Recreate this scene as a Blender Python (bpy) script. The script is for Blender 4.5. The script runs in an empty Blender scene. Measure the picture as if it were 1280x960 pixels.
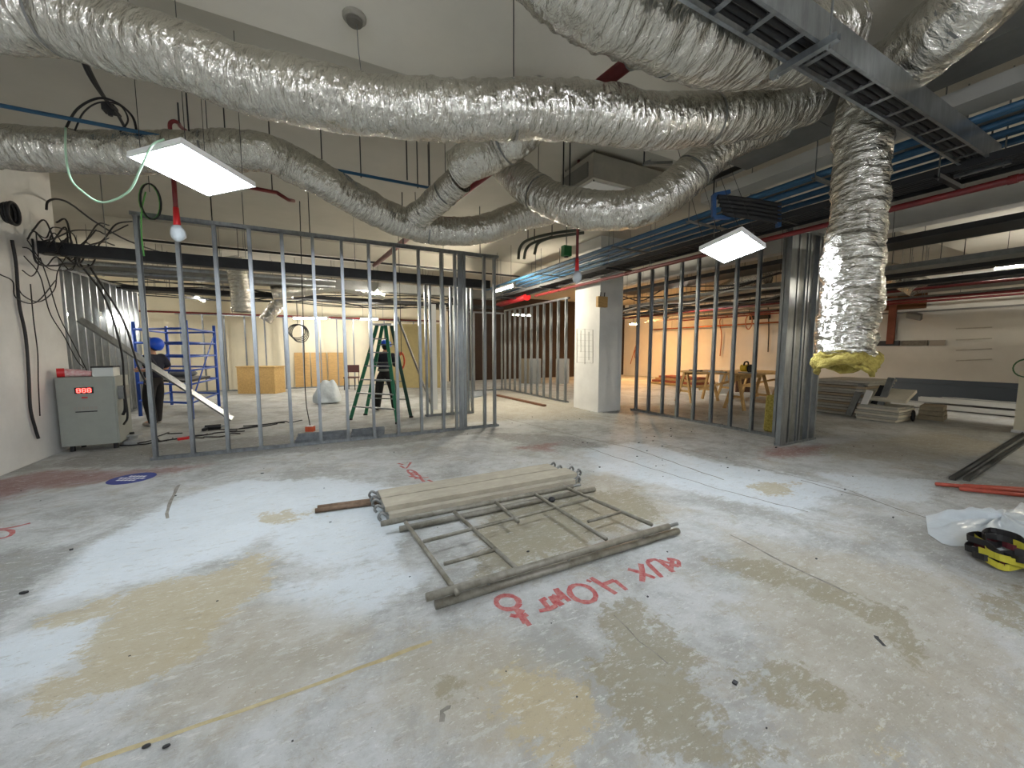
import bpy, math, random
import numpy as np
from mathutils import Vector, Matrix
random.seed(7); RNG = np.random.RandomState(7)
S = bpy.context.scene
COL = S.collection
PI = math.pi

# ------------------------------------------------------------------ camera, world, exposure
FPX, YH, CAM_H = 481.0, 437.0, 1.5
PITCH = math.atan((480 - YH) / FPX)
UX, UY = 0.891, 0.454                     # camera right axis is (UX,-UY), forward is (UY,UX) in room axes
cam_d = bpy.data.cameras.new('camera'); cam = bpy.data.objects.new('camera', cam_d); COL.objects.link(cam)
cam_d.sensor_width = 36.0; cam_d.lens = 36.0 * FPX / 1280.0; cam_d.clip_start = 0.05
cam.location = (0, 0, CAM_H)
cam.rotation_euler = (PI / 2 - PITCH, 0, -math.atan2(UY, UX))
S.camera = cam
w = bpy.data.worlds.new('world'); S.world = w; w.use_nodes = True
w.node_tree.nodes['Background'].inputs[0].default_value = (0.5, 0.55, 0.6, 1)
w.node_tree.nodes['Background'].inputs[1].default_value = 0.05
S.view_settings.view_transform = 'Standard'; S.view_settings.look = 'None'
S.view_settings.gamma = 1.0; S.view_settings.use_curve_mapping = False
S.view_settings.exposure = 1.25
PANEL_L = 30.0        # radiance of the hung LED panels
TUBE_L = 125.0
WARM_L = 560.0  # radiance of the assumed warm lamp hidden behind the column
TUBE2_L = 330.0       # column tube is added, boosted to light the column face; right wall tube is added fill
FILL_L = 78.0         # unseen fill tubes added behind the camera

# pixel of the photograph -> point of the room, at a known height / on a known plane / at a known distance
def ray(px, py):
    x = (px - 640) / FPX; y = -(py - 480) / FPX
    cp, sp = math.cos(PITCH), math.sin(PITCH)
    X, Y, Z = x, cp + y * sp, -sp + y * cp
    return Vector((X * UX + Y * UY, -X * UY + Y * UX, Z)), Y
O = Vector((0, 0, CAM_H))
def PZ(px, py, z=0.0):
    r, Y = ray(px, py); return O + r * ((z - CAM_H) / r.z)
def PXP(px, py, x):
    r, Y = ray(px, py); return O + r * (x / r.x)
def PYP(px, py, y):
    r, Y = ray(px, py); return O + r * (y / r.y)
def PD(px, py, d):
    r, Y = ray(px, py); return O + r * (d / Y)

# ------------------------------------------------------------------ materials
def lin(c):
    return tuple(((x / 255) / 12.92 if x / 255 <= 0.04045 else ((x / 255 + 0.055) / 1.055) ** 2.4) for x in c)
MATS = {}
def mat(name, rgb, rough=0.6, metal=0.0, var=0.0, scale=8.0, bump=0.0, bscale=40.0, rgb2=None, stretch=None, uv=False, spec=0.5, emit=None, estr=0.0, alpha=None, trans=0.0):
    if name in MATS: return MATS[name]
    m = bpy.data.materials.new(name); m.use_nodes = True; nt = m.node_tree; N = nt.nodes; L = nt.links
    b = N['Principled BSDF']
    c = lin(rgb)
    b.inputs['Base Color'].default_value = (*c, 1); b.inputs['Roughness'].default_value = rough
    b.inputs['Metallic'].default_value = metal; b.inputs['Specular IOR Level'].default_value = spec
    if trans: b.inputs['Transmission Weight'].default_value = trans
    if alpha is not None: b.inputs['Alpha'].default_value = alpha
    if emit: b.inputs['Emission Color'].default_value = (*lin(emit), 1); b.inputs['Emission Strength'].default_value = estr
    if var or rgb2 or bump:
        tc = N.new('ShaderNodeTexCoord'); mp = N.new('ShaderNodeMapping')
        L.new(tc.outputs['UV' if uv else 'Object'], mp.inputs[0])
        if stretch: mp.inputs['Scale'].default_value = stretch
        if var or rgb2:
            n = N.new('ShaderNodeTexNoise'); n.inputs['Scale'].default_value = scale; n.inputs['Detail'].default_value = 6
            n.inputs['Roughness'].default_value = 0.65; L.new(mp.outputs[0], n.inputs['Vector'])
            r = N.new('ShaderNodeValToRGB'); r.color_ramp.elements[0].position = 0.32; r.color_ramp.elements[1].position = 0.68
            c2 = lin(rgb2) if rgb2 else tuple(min(1, x * (1 + var)) for x in c)
            c1 = c if rgb2 else tuple(x * (1 - var) for x in c)
            r.color_ramp.elements[0].color = (*c1, 1); r.color_ramp.elements[1].color = (*c2, 1)
            L.new(n.outputs['Fac'], r.inputs[0]); L.new(r.outputs[0], b.inputs['Base Color'])
        if bump:
            n2 = N.new('ShaderNodeTexNoise'); n2.inputs['Scale'].default_value = bscale; n2.inputs['Detail'].default_value = 4
            L.new(mp.outputs[0], n2.inputs['Vector'])
            bp = N.new('ShaderNodeBump'); bp.inputs['Strength'].default_value = bump; bp.inputs['Distance'].default_value = 0.02
            L.new(n2.outputs['Fac'], bp.inputs['Height']); L.new(bp.outputs[0], b.inputs['Normal'])
    MATS[name] = m
    return m
M_FOIL = None
def foil():
    global M_FOIL
    m = bpy.data.materials.new('aluminium_foil'); m.use_nodes = True; nt = m.node_tree; N = nt.nodes; L = nt.links
    b = N['Principled BSDF']; b.inputs['Base Color'].default_value = (0.62, 0.605, 0.55, 1); b.inputs['Metallic'].default_value = 1.0
    b.inputs['Roughness'].default_value = 0.21
    tc = N.new('ShaderNodeTexCoord'); mp = N.new('ShaderNodeMapping'); mp.inputs['Scale'].default_value = (46, 17, 1)
    L.new(tc.outputs['UV'], mp.inputs[0])
    n = N.new('ShaderNodeTexNoise'); n.inputs['Scale'].default_value = 1.0; n.inputs['Detail'].default_value = 5; n.inputs['Distortion'].default_value = 1.2
    L.new(mp.outputs[0], n.inputs['Vector'])
    v = N.new('ShaderNodeTexVoronoi'); v.inputs['Scale'].default_value = 0.55; v.feature = 'F1'; L.new(mp.outputs[0], v.inputs['Vector'])
    mx = N.new('ShaderNodeMath'); mx.operation = 'ADD'; L.new(n.outputs['Fac'], mx.inputs[0]); L.new(v.outputs['Distance'], mx.inputs[1])
    bp = N.new('ShaderNodeBump'); bp.inputs['Strength'].default_value = 1.0; bp.inputs['Distance'].default_value = 0.016
    L.new(mx.outputs[0], bp.inputs['Height']); L.new(bp.outputs[0], b.inputs['Normal'])
    M_FOIL = m
foil()
GALV = mat('galvanised_steel', (150, 155, 158), 0.33, 0.9, var=0.22, scale=14, stretch=(1, 1, .25))
GALV_D = mat('dull_galvanised_steel', (128, 130, 128), 0.5, 0.75, var=0.2, scale=9)
STEEL_PAINT = mat('worn_scaffold_steel', (96, 92, 78), 0.5, 0.35, scale=11, rgb2=(136, 134, 124))
BLACK = mat('black_rubber', (22, 22, 24), 0.6)
BLACK_M = mat('dark_metal', (40, 41, 43), 0.55, 0.3, var=0.2)
REDP = mat('red_pipe_paint', (104, 22, 22), 0.45, var=0.2)
RED = mat('bright_red', (200, 32, 36), 0.45)
BLUEP = mat('blue_conduit', (34, 80, 112), 0.5, var=0.15)
BLUE_D = mat('blue_painted_steel', (34, 78, 170), 0.45, var=0.15)
WHITEP = mat('white_plastic', (225, 225, 222), 0.5)
WALL = mat('white_wall_paint', (208, 208, 204), 0.85, var=0.07, scale=2.2, bump=0.12, bscale=30)
CREAM = mat('cream_wall_paint', (228, 220, 196), 0.85, var=0.06, scale=1.2)
CEIL = mat('ceiling_paint', (212, 207, 194), 0.9, var=0.05, scale=1.1, bump=0.06, bscale=20)
WOOD = mat('pale_wood', (188, 152, 96), 0.7, var=0.2, scale=6, stretch=(1, 6, 6))
OSB = mat('brown_board', (190, 156, 100), 0.8, var=0.16, scale=22)
INSUL = mat('yellow_insulation', (178, 164, 84), 0.95, scale=30, rgb2=(122, 106, 40), bump=0.6, bscale=60)
GREYBOARD = mat('grey_cement_board', (172, 170, 158), 0.85, var=0.1, scale=9)
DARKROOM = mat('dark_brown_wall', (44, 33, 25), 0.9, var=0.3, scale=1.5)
GREYMET = mat('grey_duct_metal', (122, 122, 118), 0.5, 0.45, var=0.12, scale=4)
CABINET = mat('cabinet_grey', (146, 150, 142), 0.5, var=0.05, scale=6)
SKIN = mat('skin', (190, 140, 112), 0.6)
SHIRT = mat('navy_cloth', (24, 26, 42), 0.9, var=0.2, scale=12)
TROUS = mat('black_cloth', (30, 28, 28), 0.9, var=0.25, scale=10)
HELM = mat('blue_helmet', (30, 84, 210), 0.3)
GREEN = mat('green_fibreglass', (24, 104, 70), 0.5, var=0.15)
SHEET = mat('white_polythene', (196, 204, 208), 0.35, var=0.06, scale=5, bump=.5, bscale=14)
PRINT = mat('grey_pencil', (150, 148, 140), 0.9)
PAINTRED = mat('red_floor_paint', (146, 46, 50), 0.85, scale=28, rgb2=(168, 118, 112))

def emis(name, rgb, s):
    m = bpy.data.materials.new(name); m.use_nodes = True; nt = m.node_tree
    b = nt.nodes['Principled BSDF']; b.inputs['Base Color'].default_value = (.8, .8, .8, 1)
    b.inputs['Emission Color'].default_value = (*lin(rgb), 1); b.inputs['Emission Strength'].default_value = s
    return m
LED = emis('led_panel_light', (238, 246, 255), PANEL_L)
TUBE = emis('tube_light', (255, 249, 238), TUBE_L); TUBE2 = emis('added_tube_light', (255, 244, 222), TUBE2_L)
WARM = emis('assumed_warm_light', (255, 190, 120), WARM_L)  # glow of the assumed lamp that turns the right wall orange
LEDRED = emis('red_digits', (255, 40, 30), 4.0)

# ------------------------------------------------------------------ mesh builder and object helpers
OFF = {}
class B:
    def __init__(s): s.v = []; s.f = []; s.uv = None
    def add(s, v, f):
        n = len(s.v); s.v += [tuple(p) for p in v]; s.f += [tuple(i + n for i in q) for q in f]; return s
    def box(s, x0, x1, y0, y1, z0, z1):
        v = [(x, y, z) for z in (z0, z1) for y in (y0, y1) for x in (x0, x1)]
        return s.add(v, [(0, 2, 3, 1), (4, 5, 7, 6), (0, 1, 5, 4), (2, 6, 7, 3), (0, 4, 6, 2), (1, 3, 7, 5)])
    def obox(s, c, ax, ay, az):
        c = Vector(c); ax = Vector(ax); ay = Vector(ay); az = Vector(az)
        v = [c + ax * i + ay * j + az * k for k in (-1, 1) for j in (-1, 1) for i in (-1, 1)]
        return s.add(v, [(0, 2, 3, 1), (4, 5, 7, 6), (0, 1, 5, 4), (2, 6, 7, 3), (0, 4, 6, 2), (1, 3, 7, 5)])
    def bar(s, p0, p1, wd, ht, up=(0, 0, 1)):
        p0 = Vector(p0); p1 = Vector(p1); d = p1 - p0; z = d.normalized(); u = Vector(up)
        x = z.cross(u)
        if x.length < 1e-4: x = z.cross(Vector((1, 0, 0)))
        x.normalize(); y = x.cross(z)
        return s.obox((p0 + p1) / 2, x * wd / 2, y * ht / 2, d / 2)
    def tube(s, pts, r, n=8, closed=False):
        P = [Vector(p) for p in pts]; m = len(P)
        rr = r if isinstance(r, (list, tuple)) else [r] * m
        v = []; f = []; x = None
        for i in range(m):
            a = P[max(i - 1, 0)]; b = P[min(i + 1, m - 1)]
            if closed: a = P[i - 1]; b = P[(i + 1) % m]
            t = (b - a).normalized()
            if x is None:
                x = t.cross(Vector((0, 0, 1)))
                if x.length < 1e-3: x = t.cross(Vector((1, 0, 0)))
            x = (x - t * x.dot(t)).normalized(); y = t.cross(x)
            for k in range(n):
                q = 2 * PI * k / n; v.append(P[i] + (x * math.cos(q) + y * math.sin(q)) * rr[i])
        for i in range(m if closed else m - 1):
            j = (i + 1) % m
            for k in range(n):
                k2 = (k + 1) % n; f.append((i * n + k, i * n + k2, j * n + k2, j * n + k))
        if not closed: f += [tuple(range(n))[::-1], tuple((m - 1) * n + k for k in range(n))]
        return s.add(v, f)
    def cyl(s, p0, p1, r, n=12): return s.tube([p0, p1], r, n)
    def lathe(s, c, prof, n=16, ax=None):
        c = Vector(c); ax = Vector(ax).normalized() if ax else Vector((0, 0, 1))
        x = ax.orthogonal().normalized(); y = ax.cross(x); v = []; f = []
        for (r, h) in prof:
            for k in range(n): q = 2 * PI * k / n; v.append(c + ax * h + (x * math.cos(q) + y * math.sin(q)) * r)
        for i in range(len(prof) - 1):
            for k in range(n):
                k2 = (k + 1) % n; f.append((i * n + k, i * n + k2, (i + 1) * n + k2, (i + 1) * n + k))
        f += [tuple(range(n))[::-1], tuple((len(prof) - 1) * n + k for k in range(n))]
        return s.add(v, f)
    def ball(s, c, r, n=12, sc=(1, 1, 1)):
        c = Vector(c); v = []; f = []; m = n // 2
        for i in range(m + 1):
            t = PI * i / m
            for k in range(n):
                q = 2 * PI * k / n
                v.append(c + Vector((math.sin(t) * math.cos(q) * r * sc[0], math.sin(t) * math.sin(q) * r * sc[1], math.cos(t) * r * sc[2])))
        for i in range(m):
            for k in range(n):
                k2 = (k + 1) % n; f.append((i * n + k, (i + 1) * n + k, (i + 1) * n + k2, i * n + k2))
        return s.add(v, f)
    def chan(s, p0, p1, web, fl, ww=.075, fw=.045, t=.003):
        """C channel from p0 to p1; web: unit vector across the web, fl: unit vector the flanges point to"""
        p0 = Vector(p0); p1 = Vector(p1); a = Vector(web); b = Vector(fl); h = ww / 2
        pr = [(-h, 0), (h, 0), (h, fw), (h - t, fw), (h - t, t), (-h + t, t), (-h + t, fw), (-h, fw)]
        v = [p0 + a * i + b * j for i, j in pr] + [p1 + a * i + b * j for i, j in pr]
        f = [(i, (i + 1) % 8, 8 + (i + 1) % 8, 8 + i) for i in range(8)]
        f += [(0, 5, 4, 1), (1, 4, 3, 2), (0, 7, 6, 5), (8, 9, 12, 13), (9, 10, 11, 12), (8, 13, 14, 15)]
        return s.add(v, f)
    def strip(s, pts, wd, z=0.0012):
        """flat ribbon on the floor"""
        P = [Vector((p[0], p[1], z)) for p in pts]; v = []; n = len(P)
        for i in range(n):
            t = (P[min(i + 1, n - 1)] - P[max(i - 1, 0)]); t.z = 0; t.normalize()
            o = Vector((-t.y, t.x, 0)) * wd * .5 * (0.8 + .4 * random.random())
            v += [P[i] - o, P[i] + o]
        return s.add(v, [(2 * i, 2 * i + 2, 2 * i + 3, 2 * i + 1) for i in range(n - 1)])
    def build(s, name, m, parent=None, smooth=False, label=None):
        o = Vector((0, 0, 0))
        if parent is not None: o = OFF.get(parent.name, o)
        me = bpy.data.meshes.new(name)
        me.from_pydata([(p[0] - o.x, p[1] - o.y, p[2] - o.z) for p in s.v], [], s.f)
        me.materials.append(m)
        if smooth: me.polygons.foreach_set('use_smooth', [True] * len(me.polygons))
        me.update()
        ob = bpy.data.objects.new(name, me); COL.objects.link(ob)
        if parent is not None: ob.parent = parent; OFF[ob.name] = o
        if label: ob['label'] = label
        return ob
def thing(name, label, cat, loc=(0, 0, 0), group=None):
    o = bpy.data.objects.new(name, None); COL.objects.link(o); o.empty_display_size = .1
    o.location = loc; OFF[o.name] = Vector(loc); o['label'] = label; o['category'] = cat
    if group: o['group'] = group
    return o
def tag(o, label, cat, group=None):
    o['label'] = label; o['category'] = cat
    if group: o['group'] = group
    return o
def struct(o): o['kind'] = 'structure'; return o
def smooth_path(P, step=None, n=8):
    """Catmull-Rom through P"""
    P = [Vector(p) for p in P]
    if len(P) < 3: return P
    Q = [P[0] * 2 - P[1]] + P + [P[-1] * 2 - P[-2]]; out = []
    for i in range(1, len(Q) - 2):
        a, b, c, d = Q[i - 1:i + 3]; m = n
        if step: m = max(2, int((c - b).length / step))
        for k in range(m):
            t = k / m
            out.append(.5 * ((2 * b) + (c - a) * t + (2 * a - 5 * b + 4 * c - d) * t * t + (3 * b - a - 3 * c + d) * t ** 3))
    return out + [P[-1]]
def cable(name, pts, r, m, label, group=None, cat='cable', n=6, zc=None):
    if zc:
        t = thing(name, label, cat, pts[len(pts) // 2], group); B().tube(smooth_path(pts), r, n).build('cable', m, t, smooth=True)
        for i in (1, -2): p = Vector(pts[i]); B().cyl(p, (p.x, p.y, zc), .004, 5).build('hanger_wire', BLACK_M, t)
        return t
    o = B().tube(smooth_path(pts), r, n).build(name, m, smooth=True)
    return tag(o, label, cat, group)

ORDN = ['first', 'second', 'third', 'fourth', 'fifth', 'sixth', 'seventh', 'eighth', 'ninth', 'tenth']
# ------------------------------------------------------------------ the setting
ZC, ZC2 = 4.0, 4.12
XL, XR, YF, YB, XLL = -3.4, 16.5, -3.5, 17.6, -8.0
# floor with patches of screed, stains and worn concrete
def poly_sd(P, poly):
    n = len(poly); d = np.full(len(P), 1e9); ins = np.zeros(len(P), bool)
    for i in range(n):
        a = np.array(poly[i]); b = np.array(poly[(i + 1) % n]); e = b - a; q = P - a
        t = np.clip((q @ e) / (e @ e + 1e-12), 0, 1); d = np.minimum(d, np.linalg.norm(q - t[:, None] * e, axis=1))
        c = ((a[1] > P[:, 1]) != (b[1] > P[:, 1])) & (P[:, 0] < (b[0] - a[0]) * (P[:, 1] - a[1]) / (b[1] - a[1] + 1e-12) + a[0])
        ins ^= c
    return np.where(ins, d, -d)
def px_poly(l): return [tuple(PZ(*q)[:2]) for q in l]
TAN = [[(20, 885), (85, 838), (125, 800), (134, 771), (160, 745), (206, 727), (240, 721), (300, 700), (330, 678), (338, 715), (322, 746), (280, 775), (250, 815), (200, 850), (140, 872), (100, 890)],
       [(28, 780), (60, 765), (110, 752), (185, 733), (150, 748), (138, 764), (90, 772)],
       [(645, 840), (670, 835), (710, 850), (735, 870), (750, 930), (710, 935), (695, 990), (675, 955), (660, 915), (625, 895), (620, 885)],
       [(320, 642), (400, 636), (400, 648), (330, 655)], [(940, 605), (1000, 602), (985, 618), (945, 618)],
       [(1090, 915), (1110, 907), (1140, 935), (1115, 950)],
       ]
FAINT = [[(1000, 560), (1180, 540), (1280, 560), (1180, 575), (1060, 575)], [(640, 480), (720, 505), (760, 525), (640, 525), (560, 530), (570, 510)], [(250, 760), (400, 745), (480, 790), (430, 850), (300, 900), (180, 930), (150, 900)], [(560, 620), (760, 590), (860, 640), (640, 720)], [(900, 660), (1200, 720), (1280, 820), (1280, 960), (1000, 960)], [(500, 800), (640, 780), (760, 900), (600, 960), (450, 900)]]
OLIVE = [[(747, 770), (750, 755), (795, 752), (815, 785), (835, 770), (880, 820), (860, 840), (875, 860), (905, 895), (885, 905), (985, 945), (950, 990), (850, 957), (805, 930), (765, 890), (735, 850), (760, 810)],
         [(1080, 760), (1120, 760), (1165, 805), (1140, 825), (1105, 785)], [(1225, 755), (1290, 735), (1290, 790), (1220, 775)],
         [(910, 830), (1000, 825), (1040, 870), (1100, 900), (1030, 890), (960, 870)], [(860, 690), (960, 700), (1060, 740), (1100, 780), (1000, 740), (900, 715)],
         [(540, 855), (558, 848), (572, 860), (560, 876), (545, 872)], [(610, 640), (790, 610), (830, 640), (700, 690), (590, 730)]]
DARK = [[(-60, 700), (0, 693), (106, 677), (88, 700), (44, 740), (0, 784), (-60, 830)], [(120, 560), (330, 545), (560, 533), (640, 535), (500, 556), (300, 572), (190, 585), (60, 585)],
        [(600, 540), (720, 545), (760, 560), (660, 560)]]
WHITE = [[(108, 680), (230, 620), (300, 600), (420, 598), (480, 605), (520, 640), (490, 700), (400, 712), (345, 690), (330, 672), (300, 695), (240, 715), (150, 735), (60, 755), (50, 745), (88, 705)],
         [(0, 800), (40, 790), (90, 775), (130, 770), (124, 800), (100, 822), (60, 845), (0, 870), (-80, 870), (-80, 830)],
         [(730, 560), (800, 553), (900, 578), (1000, 595), (1070, 612), (1000, 645), (900, 622), (800, 600), (745, 590)],
         [(1020, 590), (1180, 600), (1160, 630), (1080, 620)], [(330, 740), (470, 700), (540, 720), (480, 760), (380, 800)]]
REDS = [[(-60, 600), (0, 600), (60, 588), (140, 588), (270, 580), (200, 594), (120, 604), (40, 612), (0, 628), (-60, 640)], [(960, 560), (1040, 555), (1020, 570), (950, 572)], [(640, 560), (700, 552), (690, 566)]]
def axis(lo, f0, f1, hi, fine, coarse):
    return np.unique(np.concatenate([np.arange(lo, f0, coarse), np.arange(f0, f1, fine), np.arange(f1, hi, coarse), [hi]]).round(4))
gx = axis(XLL, -3.4, 8.0, XR, .05, .35); gy = axis(YF, -.5, 8.0, YB, .05, .35)
X, Y = np.meshgrid(gx, gy); V = np.stack([X.ravel(), Y.ravel()], 1); nx, ny = len(gx), len(gy)
ii = (np.arange(ny - 1)[:, None] * nx + np.arange(nx - 1)[None]).ravel()
quads = np.stack([ii, ii + 1, ii + nx + 1, ii + nx], 1)
me = bpy.data.meshes.new('floor'); me.from_pydata([(a, b, 0.0) for a, b in V.tolist()], [], quads.tolist())
for nm, L_ in (('tan', TAN), ('olive', OLIVE), ('dark', DARK), ('white', WHITE), ('reds', REDS), ('faint', FAINT)):
    sd = np.full(len(V), -3.0)
    for pl in L_: sd = np.maximum(sd, poly_sd(V, px_poly(pl)))
    a = me.attributes.new(nm, 'FLOAT', 'POINT'); a.data.foreach_set('value', sd.astype(np.float32))
floor = struct(bpy.data.objects.new('floor', me)); COL.objects.link(floor)
def floor_mat():
    m = bpy.data.materials.new('worn_concrete_floor'); m.use_nodes = True; nt = m.node_tree; N = nt.nodes; L = nt.links
    b = N['Principled BSDF']; b.inputs['Roughness'].default_value = .62; b.inputs['Specular IOR Level'].default_value = .35
    tc = N.new('ShaderNodeTexCoord')
    def noise(sc, det=5, dist=0.0, rough=.6):
        n = N.new('ShaderNodeTexNoise'); n.inputs['Scale'].default_value = sc; n.inputs['Detail'].default_value = det
        n.inputs['Distortion'].default_value = dist; n.inputs['Roughness'].default_value = rough
        L.new(tc.outputs['Object'], n.inputs['Vector']); return n.outputs['Fac']
    def mth(op, a, c):
        n = N.new('ShaderNodeMath'); n.operation = op
        for k, q in enumerate((a, c)):
            if isinstance(q, (int, float)): n.inputs[k].default_value = q
            else: L.new(q, n.inputs[k])
        return n.outputs[0]
    def rng(v, lo, hi, o=1.0):
        n = N.new('ShaderNodeMapRange'); n.interpolation_type = 'SMOOTHSTEP'
        n.inputs[1].default_value = lo; n.inputs[2].default_value = hi; n.inputs[4].default_value = o; L.new(v, n.inputs[0]); return n.outputs[0]
    def mix(fac, c1, c2):
        n = N.new('ShaderNodeMix'); n.data_type = 'RGBA'
        if isinstance(fac, float): n.inputs[0].default_value = fac
        else: L.new(fac, n.inputs[0])
        for k, c in ((6, c1), (7, c2)):
            if isinstance(c, tuple): n.inputs[k].default_value = (*lin(c), 1)
            else: L.new(c, n.inputs[k])
        return n.outputs[2]
    def attr(a):
        n = N.new('ShaderNodeAttribute'); n.attribute_name = a; return n.outputs['Fac']
    def snoise(sc, stretch, rot, det=6, rough=.7):
        mp = N.new('ShaderNodeMapping'); mp.inputs['Scale'].default_value = stretch; mp.inputs['Rotation'].default_value = (0, 0, rot)
        L.new(tc.outputs['Object'], mp.inputs[0]); n = N.new('ShaderNodeTexNoise'); n.inputs['Scale'].default_value = sc; n.inputs['Detail'].default_value = det
        n.inputs['Roughness'].default_value = rough; L.new(mp.outputs[0], n.inputs['Vector']); return n.outputs['Fac']
    n1 = noise(1.1, 10, .25, .76); n2 = noise(5, 9, .3, .75); n3 = noise(30, 6, 0, .75); n4 = noise(2.2, 9, .4, .78)
    st = snoise(9, (1, 3.2, 1), .9, 8, .74); st2 = snoise(16, (1, 2.6, 1), -.5, 7, .72); st3 = snoise(6, (1, 3.0, 1), .7, 9, .8)
    c = mix(rng(n1, .38, .6), (140, 141, 136), (176, 179, 178))
    c = mix(rng(n4, .5, .64, .6), c, (148, 142, 126))
    wob = mth('ADD', mth('MULTIPLY', mth('SUBTRACT', n2, .5), .5), mth('ADD', mth('MULTIPLY', mth('SUBTRACT', n4, .5), .5), mth('MULTIPLY', mth('SUBTRACT', st, .5), .34)))
    for a, col, lo, hi, k in (('white', (194, 203, 208), -.07, .10, .72), ('faint', (156, 148, 128), -.12, .14, .55), ('dark', (110, 110, 105), -.08, .1, .7), ('olive', (130, 124, 102), -.02, .03, .75), ('tan', (162, 152, 124), -.02, .03, .82), ('reds', (128, 70, 64), -.12, .16, .6)):
        c = mix(rng(mth('ADD', attr(a), wob), lo, hi, k), c, col)
    c = mix(rng(st, .57, .62, .5), c, (194, 196, 192)); c = mix(rng(st3, .56, .60, .38), c, (184, 186, 184)); c = mix(rng(st3, .44, .40, .38), c, (140, 134, 116))
    c = mix(rng(st2, .60, .64, .42), c, (204, 206, 204)); c = mix(rng(st2, .38, .34, .45), c, (112, 108, 98))
    c = mix(rng(n3, .60, .68, .3), c, (206, 208, 206)); c = mix(rng(n3, .38, .31, .35), c, (104, 100, 92))
    c = mix(rng(noise(70, 2), .70, .74, .6), c, (92, 88, 80)); c = mix(rng(noise(44, 3), .71, .74, .8), c, (224, 226, 224))
    L.new(c, b.inputs['Base Color'])
    bp = N.new('ShaderNodeBump'); bp.inputs['Strength'].default_value = .6; bp.inputs['Distance'].default_value = .018
    L.new(mth('ADD', mth('ADD', n2, mth('MULTIPLY', st2, .8)), mth('MULTIPLY', n3, .5)), bp.inputs['Height']); L.new(bp.outputs[0], b.inputs['Normal'])
    L.new(mth('ADD', .45, mth('MULTIPLY', n2, .35)), b.inputs['Roughness'])
    return m
me.materials.append(floor_mat())
T = .15
struct(B().box(XL - T, XL, YF, 8.4, 0, ZC2 + .1).build('wall_left', WALL))
struct(B().box(XLL, XL - T, 8.25, 8.4, 0, ZC2 + .1).build('wall_left_return', WALL))
struct(B().box(XLL - T, XLL, 8.25, YB, 0, ZC2 + .1).build('wall_far_left', CREAM))
struct(B().box(XLL, 5.6, YB, YB + T, 0, ZC2 + .1).build('wall_back', CREAM))
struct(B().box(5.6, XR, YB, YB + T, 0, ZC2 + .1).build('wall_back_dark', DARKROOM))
struct(B().box(XR, XR + T, YF, YB, 0, ZC2 + .1).build('wall_right', mat('right_wall_paint', (208, 206, 198), .85, var=.06, scale=1.0)))
struct(B().box(XL, XR, YF - T, YF, 0, ZC2 + .1).build('wall_front', WALL))
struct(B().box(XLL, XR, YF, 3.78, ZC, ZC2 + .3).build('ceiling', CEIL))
struct(B().box(XLL, XR, 3.78, YB, ZC2, ZC2 + .3).build('ceiling_rear', mat('ceiling_paint_dimmed', (180, 176, 164), .9, var=.06, scale=1.1, bump=.06, bscale=20)))  # same ceiling paint, toned down: the dimmer rear light is in the colour
struct(B().box(XL - .2, 9.2, 10.6, 11.0, 3.76, ZC2).build('trim_1_beam', CEIL))
struct(B().box(9.5, 9.8, YF, 10.6, 3.70, ZC2).build('trim_2_beam', WALL))
# the square column
colm = struct(B().box(5.98, 6.68, 7.2, 8.17, 0, ZC2).build('wall_column', WALL))
# joints, cracks and the glue line are children of the floor
def crack(pl, wd, m, name='crack', jit=.012):
    P = [PZ(*q) for q in pl]; Q = []
    for a, b_ in zip(P, P[1:]):
        n = max(2, int((b_ - a).length / .11))
        for k in range(n):
            p = a.lerp(b_, k / n); Q.append((p.x + random.uniform(-jit, jit), p.y + random.uniform(-jit, jit)))
    Q.append(tuple(P[-1][:2]))
    B().strip(Q, wd, .0010).build(name, m, floor)
CRK = mat('crack_dark', (96, 93, 86), .9, scale=12, rgb2=(140, 137, 128)); GLUE = mat('dried_glue', (140, 128, 86), .6, scale=14, rgb2=(170, 158, 122))
crack([(912, 668), (985, 705), (1062, 742)], .016, CRK); crack([(620, 520), (720, 545), (790, 560), (905, 600)], .02, CRK)
crack([(700, 548), (780, 575), (900, 612), (1010, 640)], .014, CRK); crack([(830, 555), (950, 585), (1060, 612), (1130, 640)], .012, CRK)
crack([(1000, 600), (1080, 622), (1160, 648)], .016, CRK); crack([(208, 648), (215, 625), (224, 606)], .028, CRK)
crack([(100, 957), (300, 890), (450, 835), (540, 802)], .022, GLUE, 'glue_line', .004)
crack([(770, 770), (800, 800), (835, 830)], .008, CRK); crack([(1092, 793), (1100, 800), (1106, 808)], .018, BLACK_M)
crack([(548, 902), (556, 890), (561, 882)], .02, CRK)

# ------------------------------------------------------------------ red writing sprayed on the floor
def z7(l): return [(600 + a / 4.571, 680 + b_ / 4.571) for a, b_ in l]
def z1(l): return [(380 + a / 5.333, 560 + b_ / 5.333) for a, b_ in l]
def ell(cx, cy, rx, ry, tilt=0, n=20):
    t = math.radians(tilt); return [(cx + rx * math.cos(q) * math.cos(t) - ry * math.sin(q) * math.sin(t), cy + rx * math.cos(q) * math.sin(t) + ry * math.sin(q) * math.cos(t)) for q in [2 * PI * k / n for k in range(n + 1)]]
def write(root, strokes, wd):
    for st in strokes:
        pts = [PZ(*q) for q in st]
        if len(pts) > 2: pts = smooth_path(pts, n=3) if len(pts) < 12 else pts
        B().strip(pts, wd, .0018 + random.random() * .0004).build('painted_stroke', PAINTRED, root)
wr = thing('floor_writing', 'red sprayed AUX 4.0 MT with an arrow on the floor by the scaffold frame', 'writing', PZ(740, 735))
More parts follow.
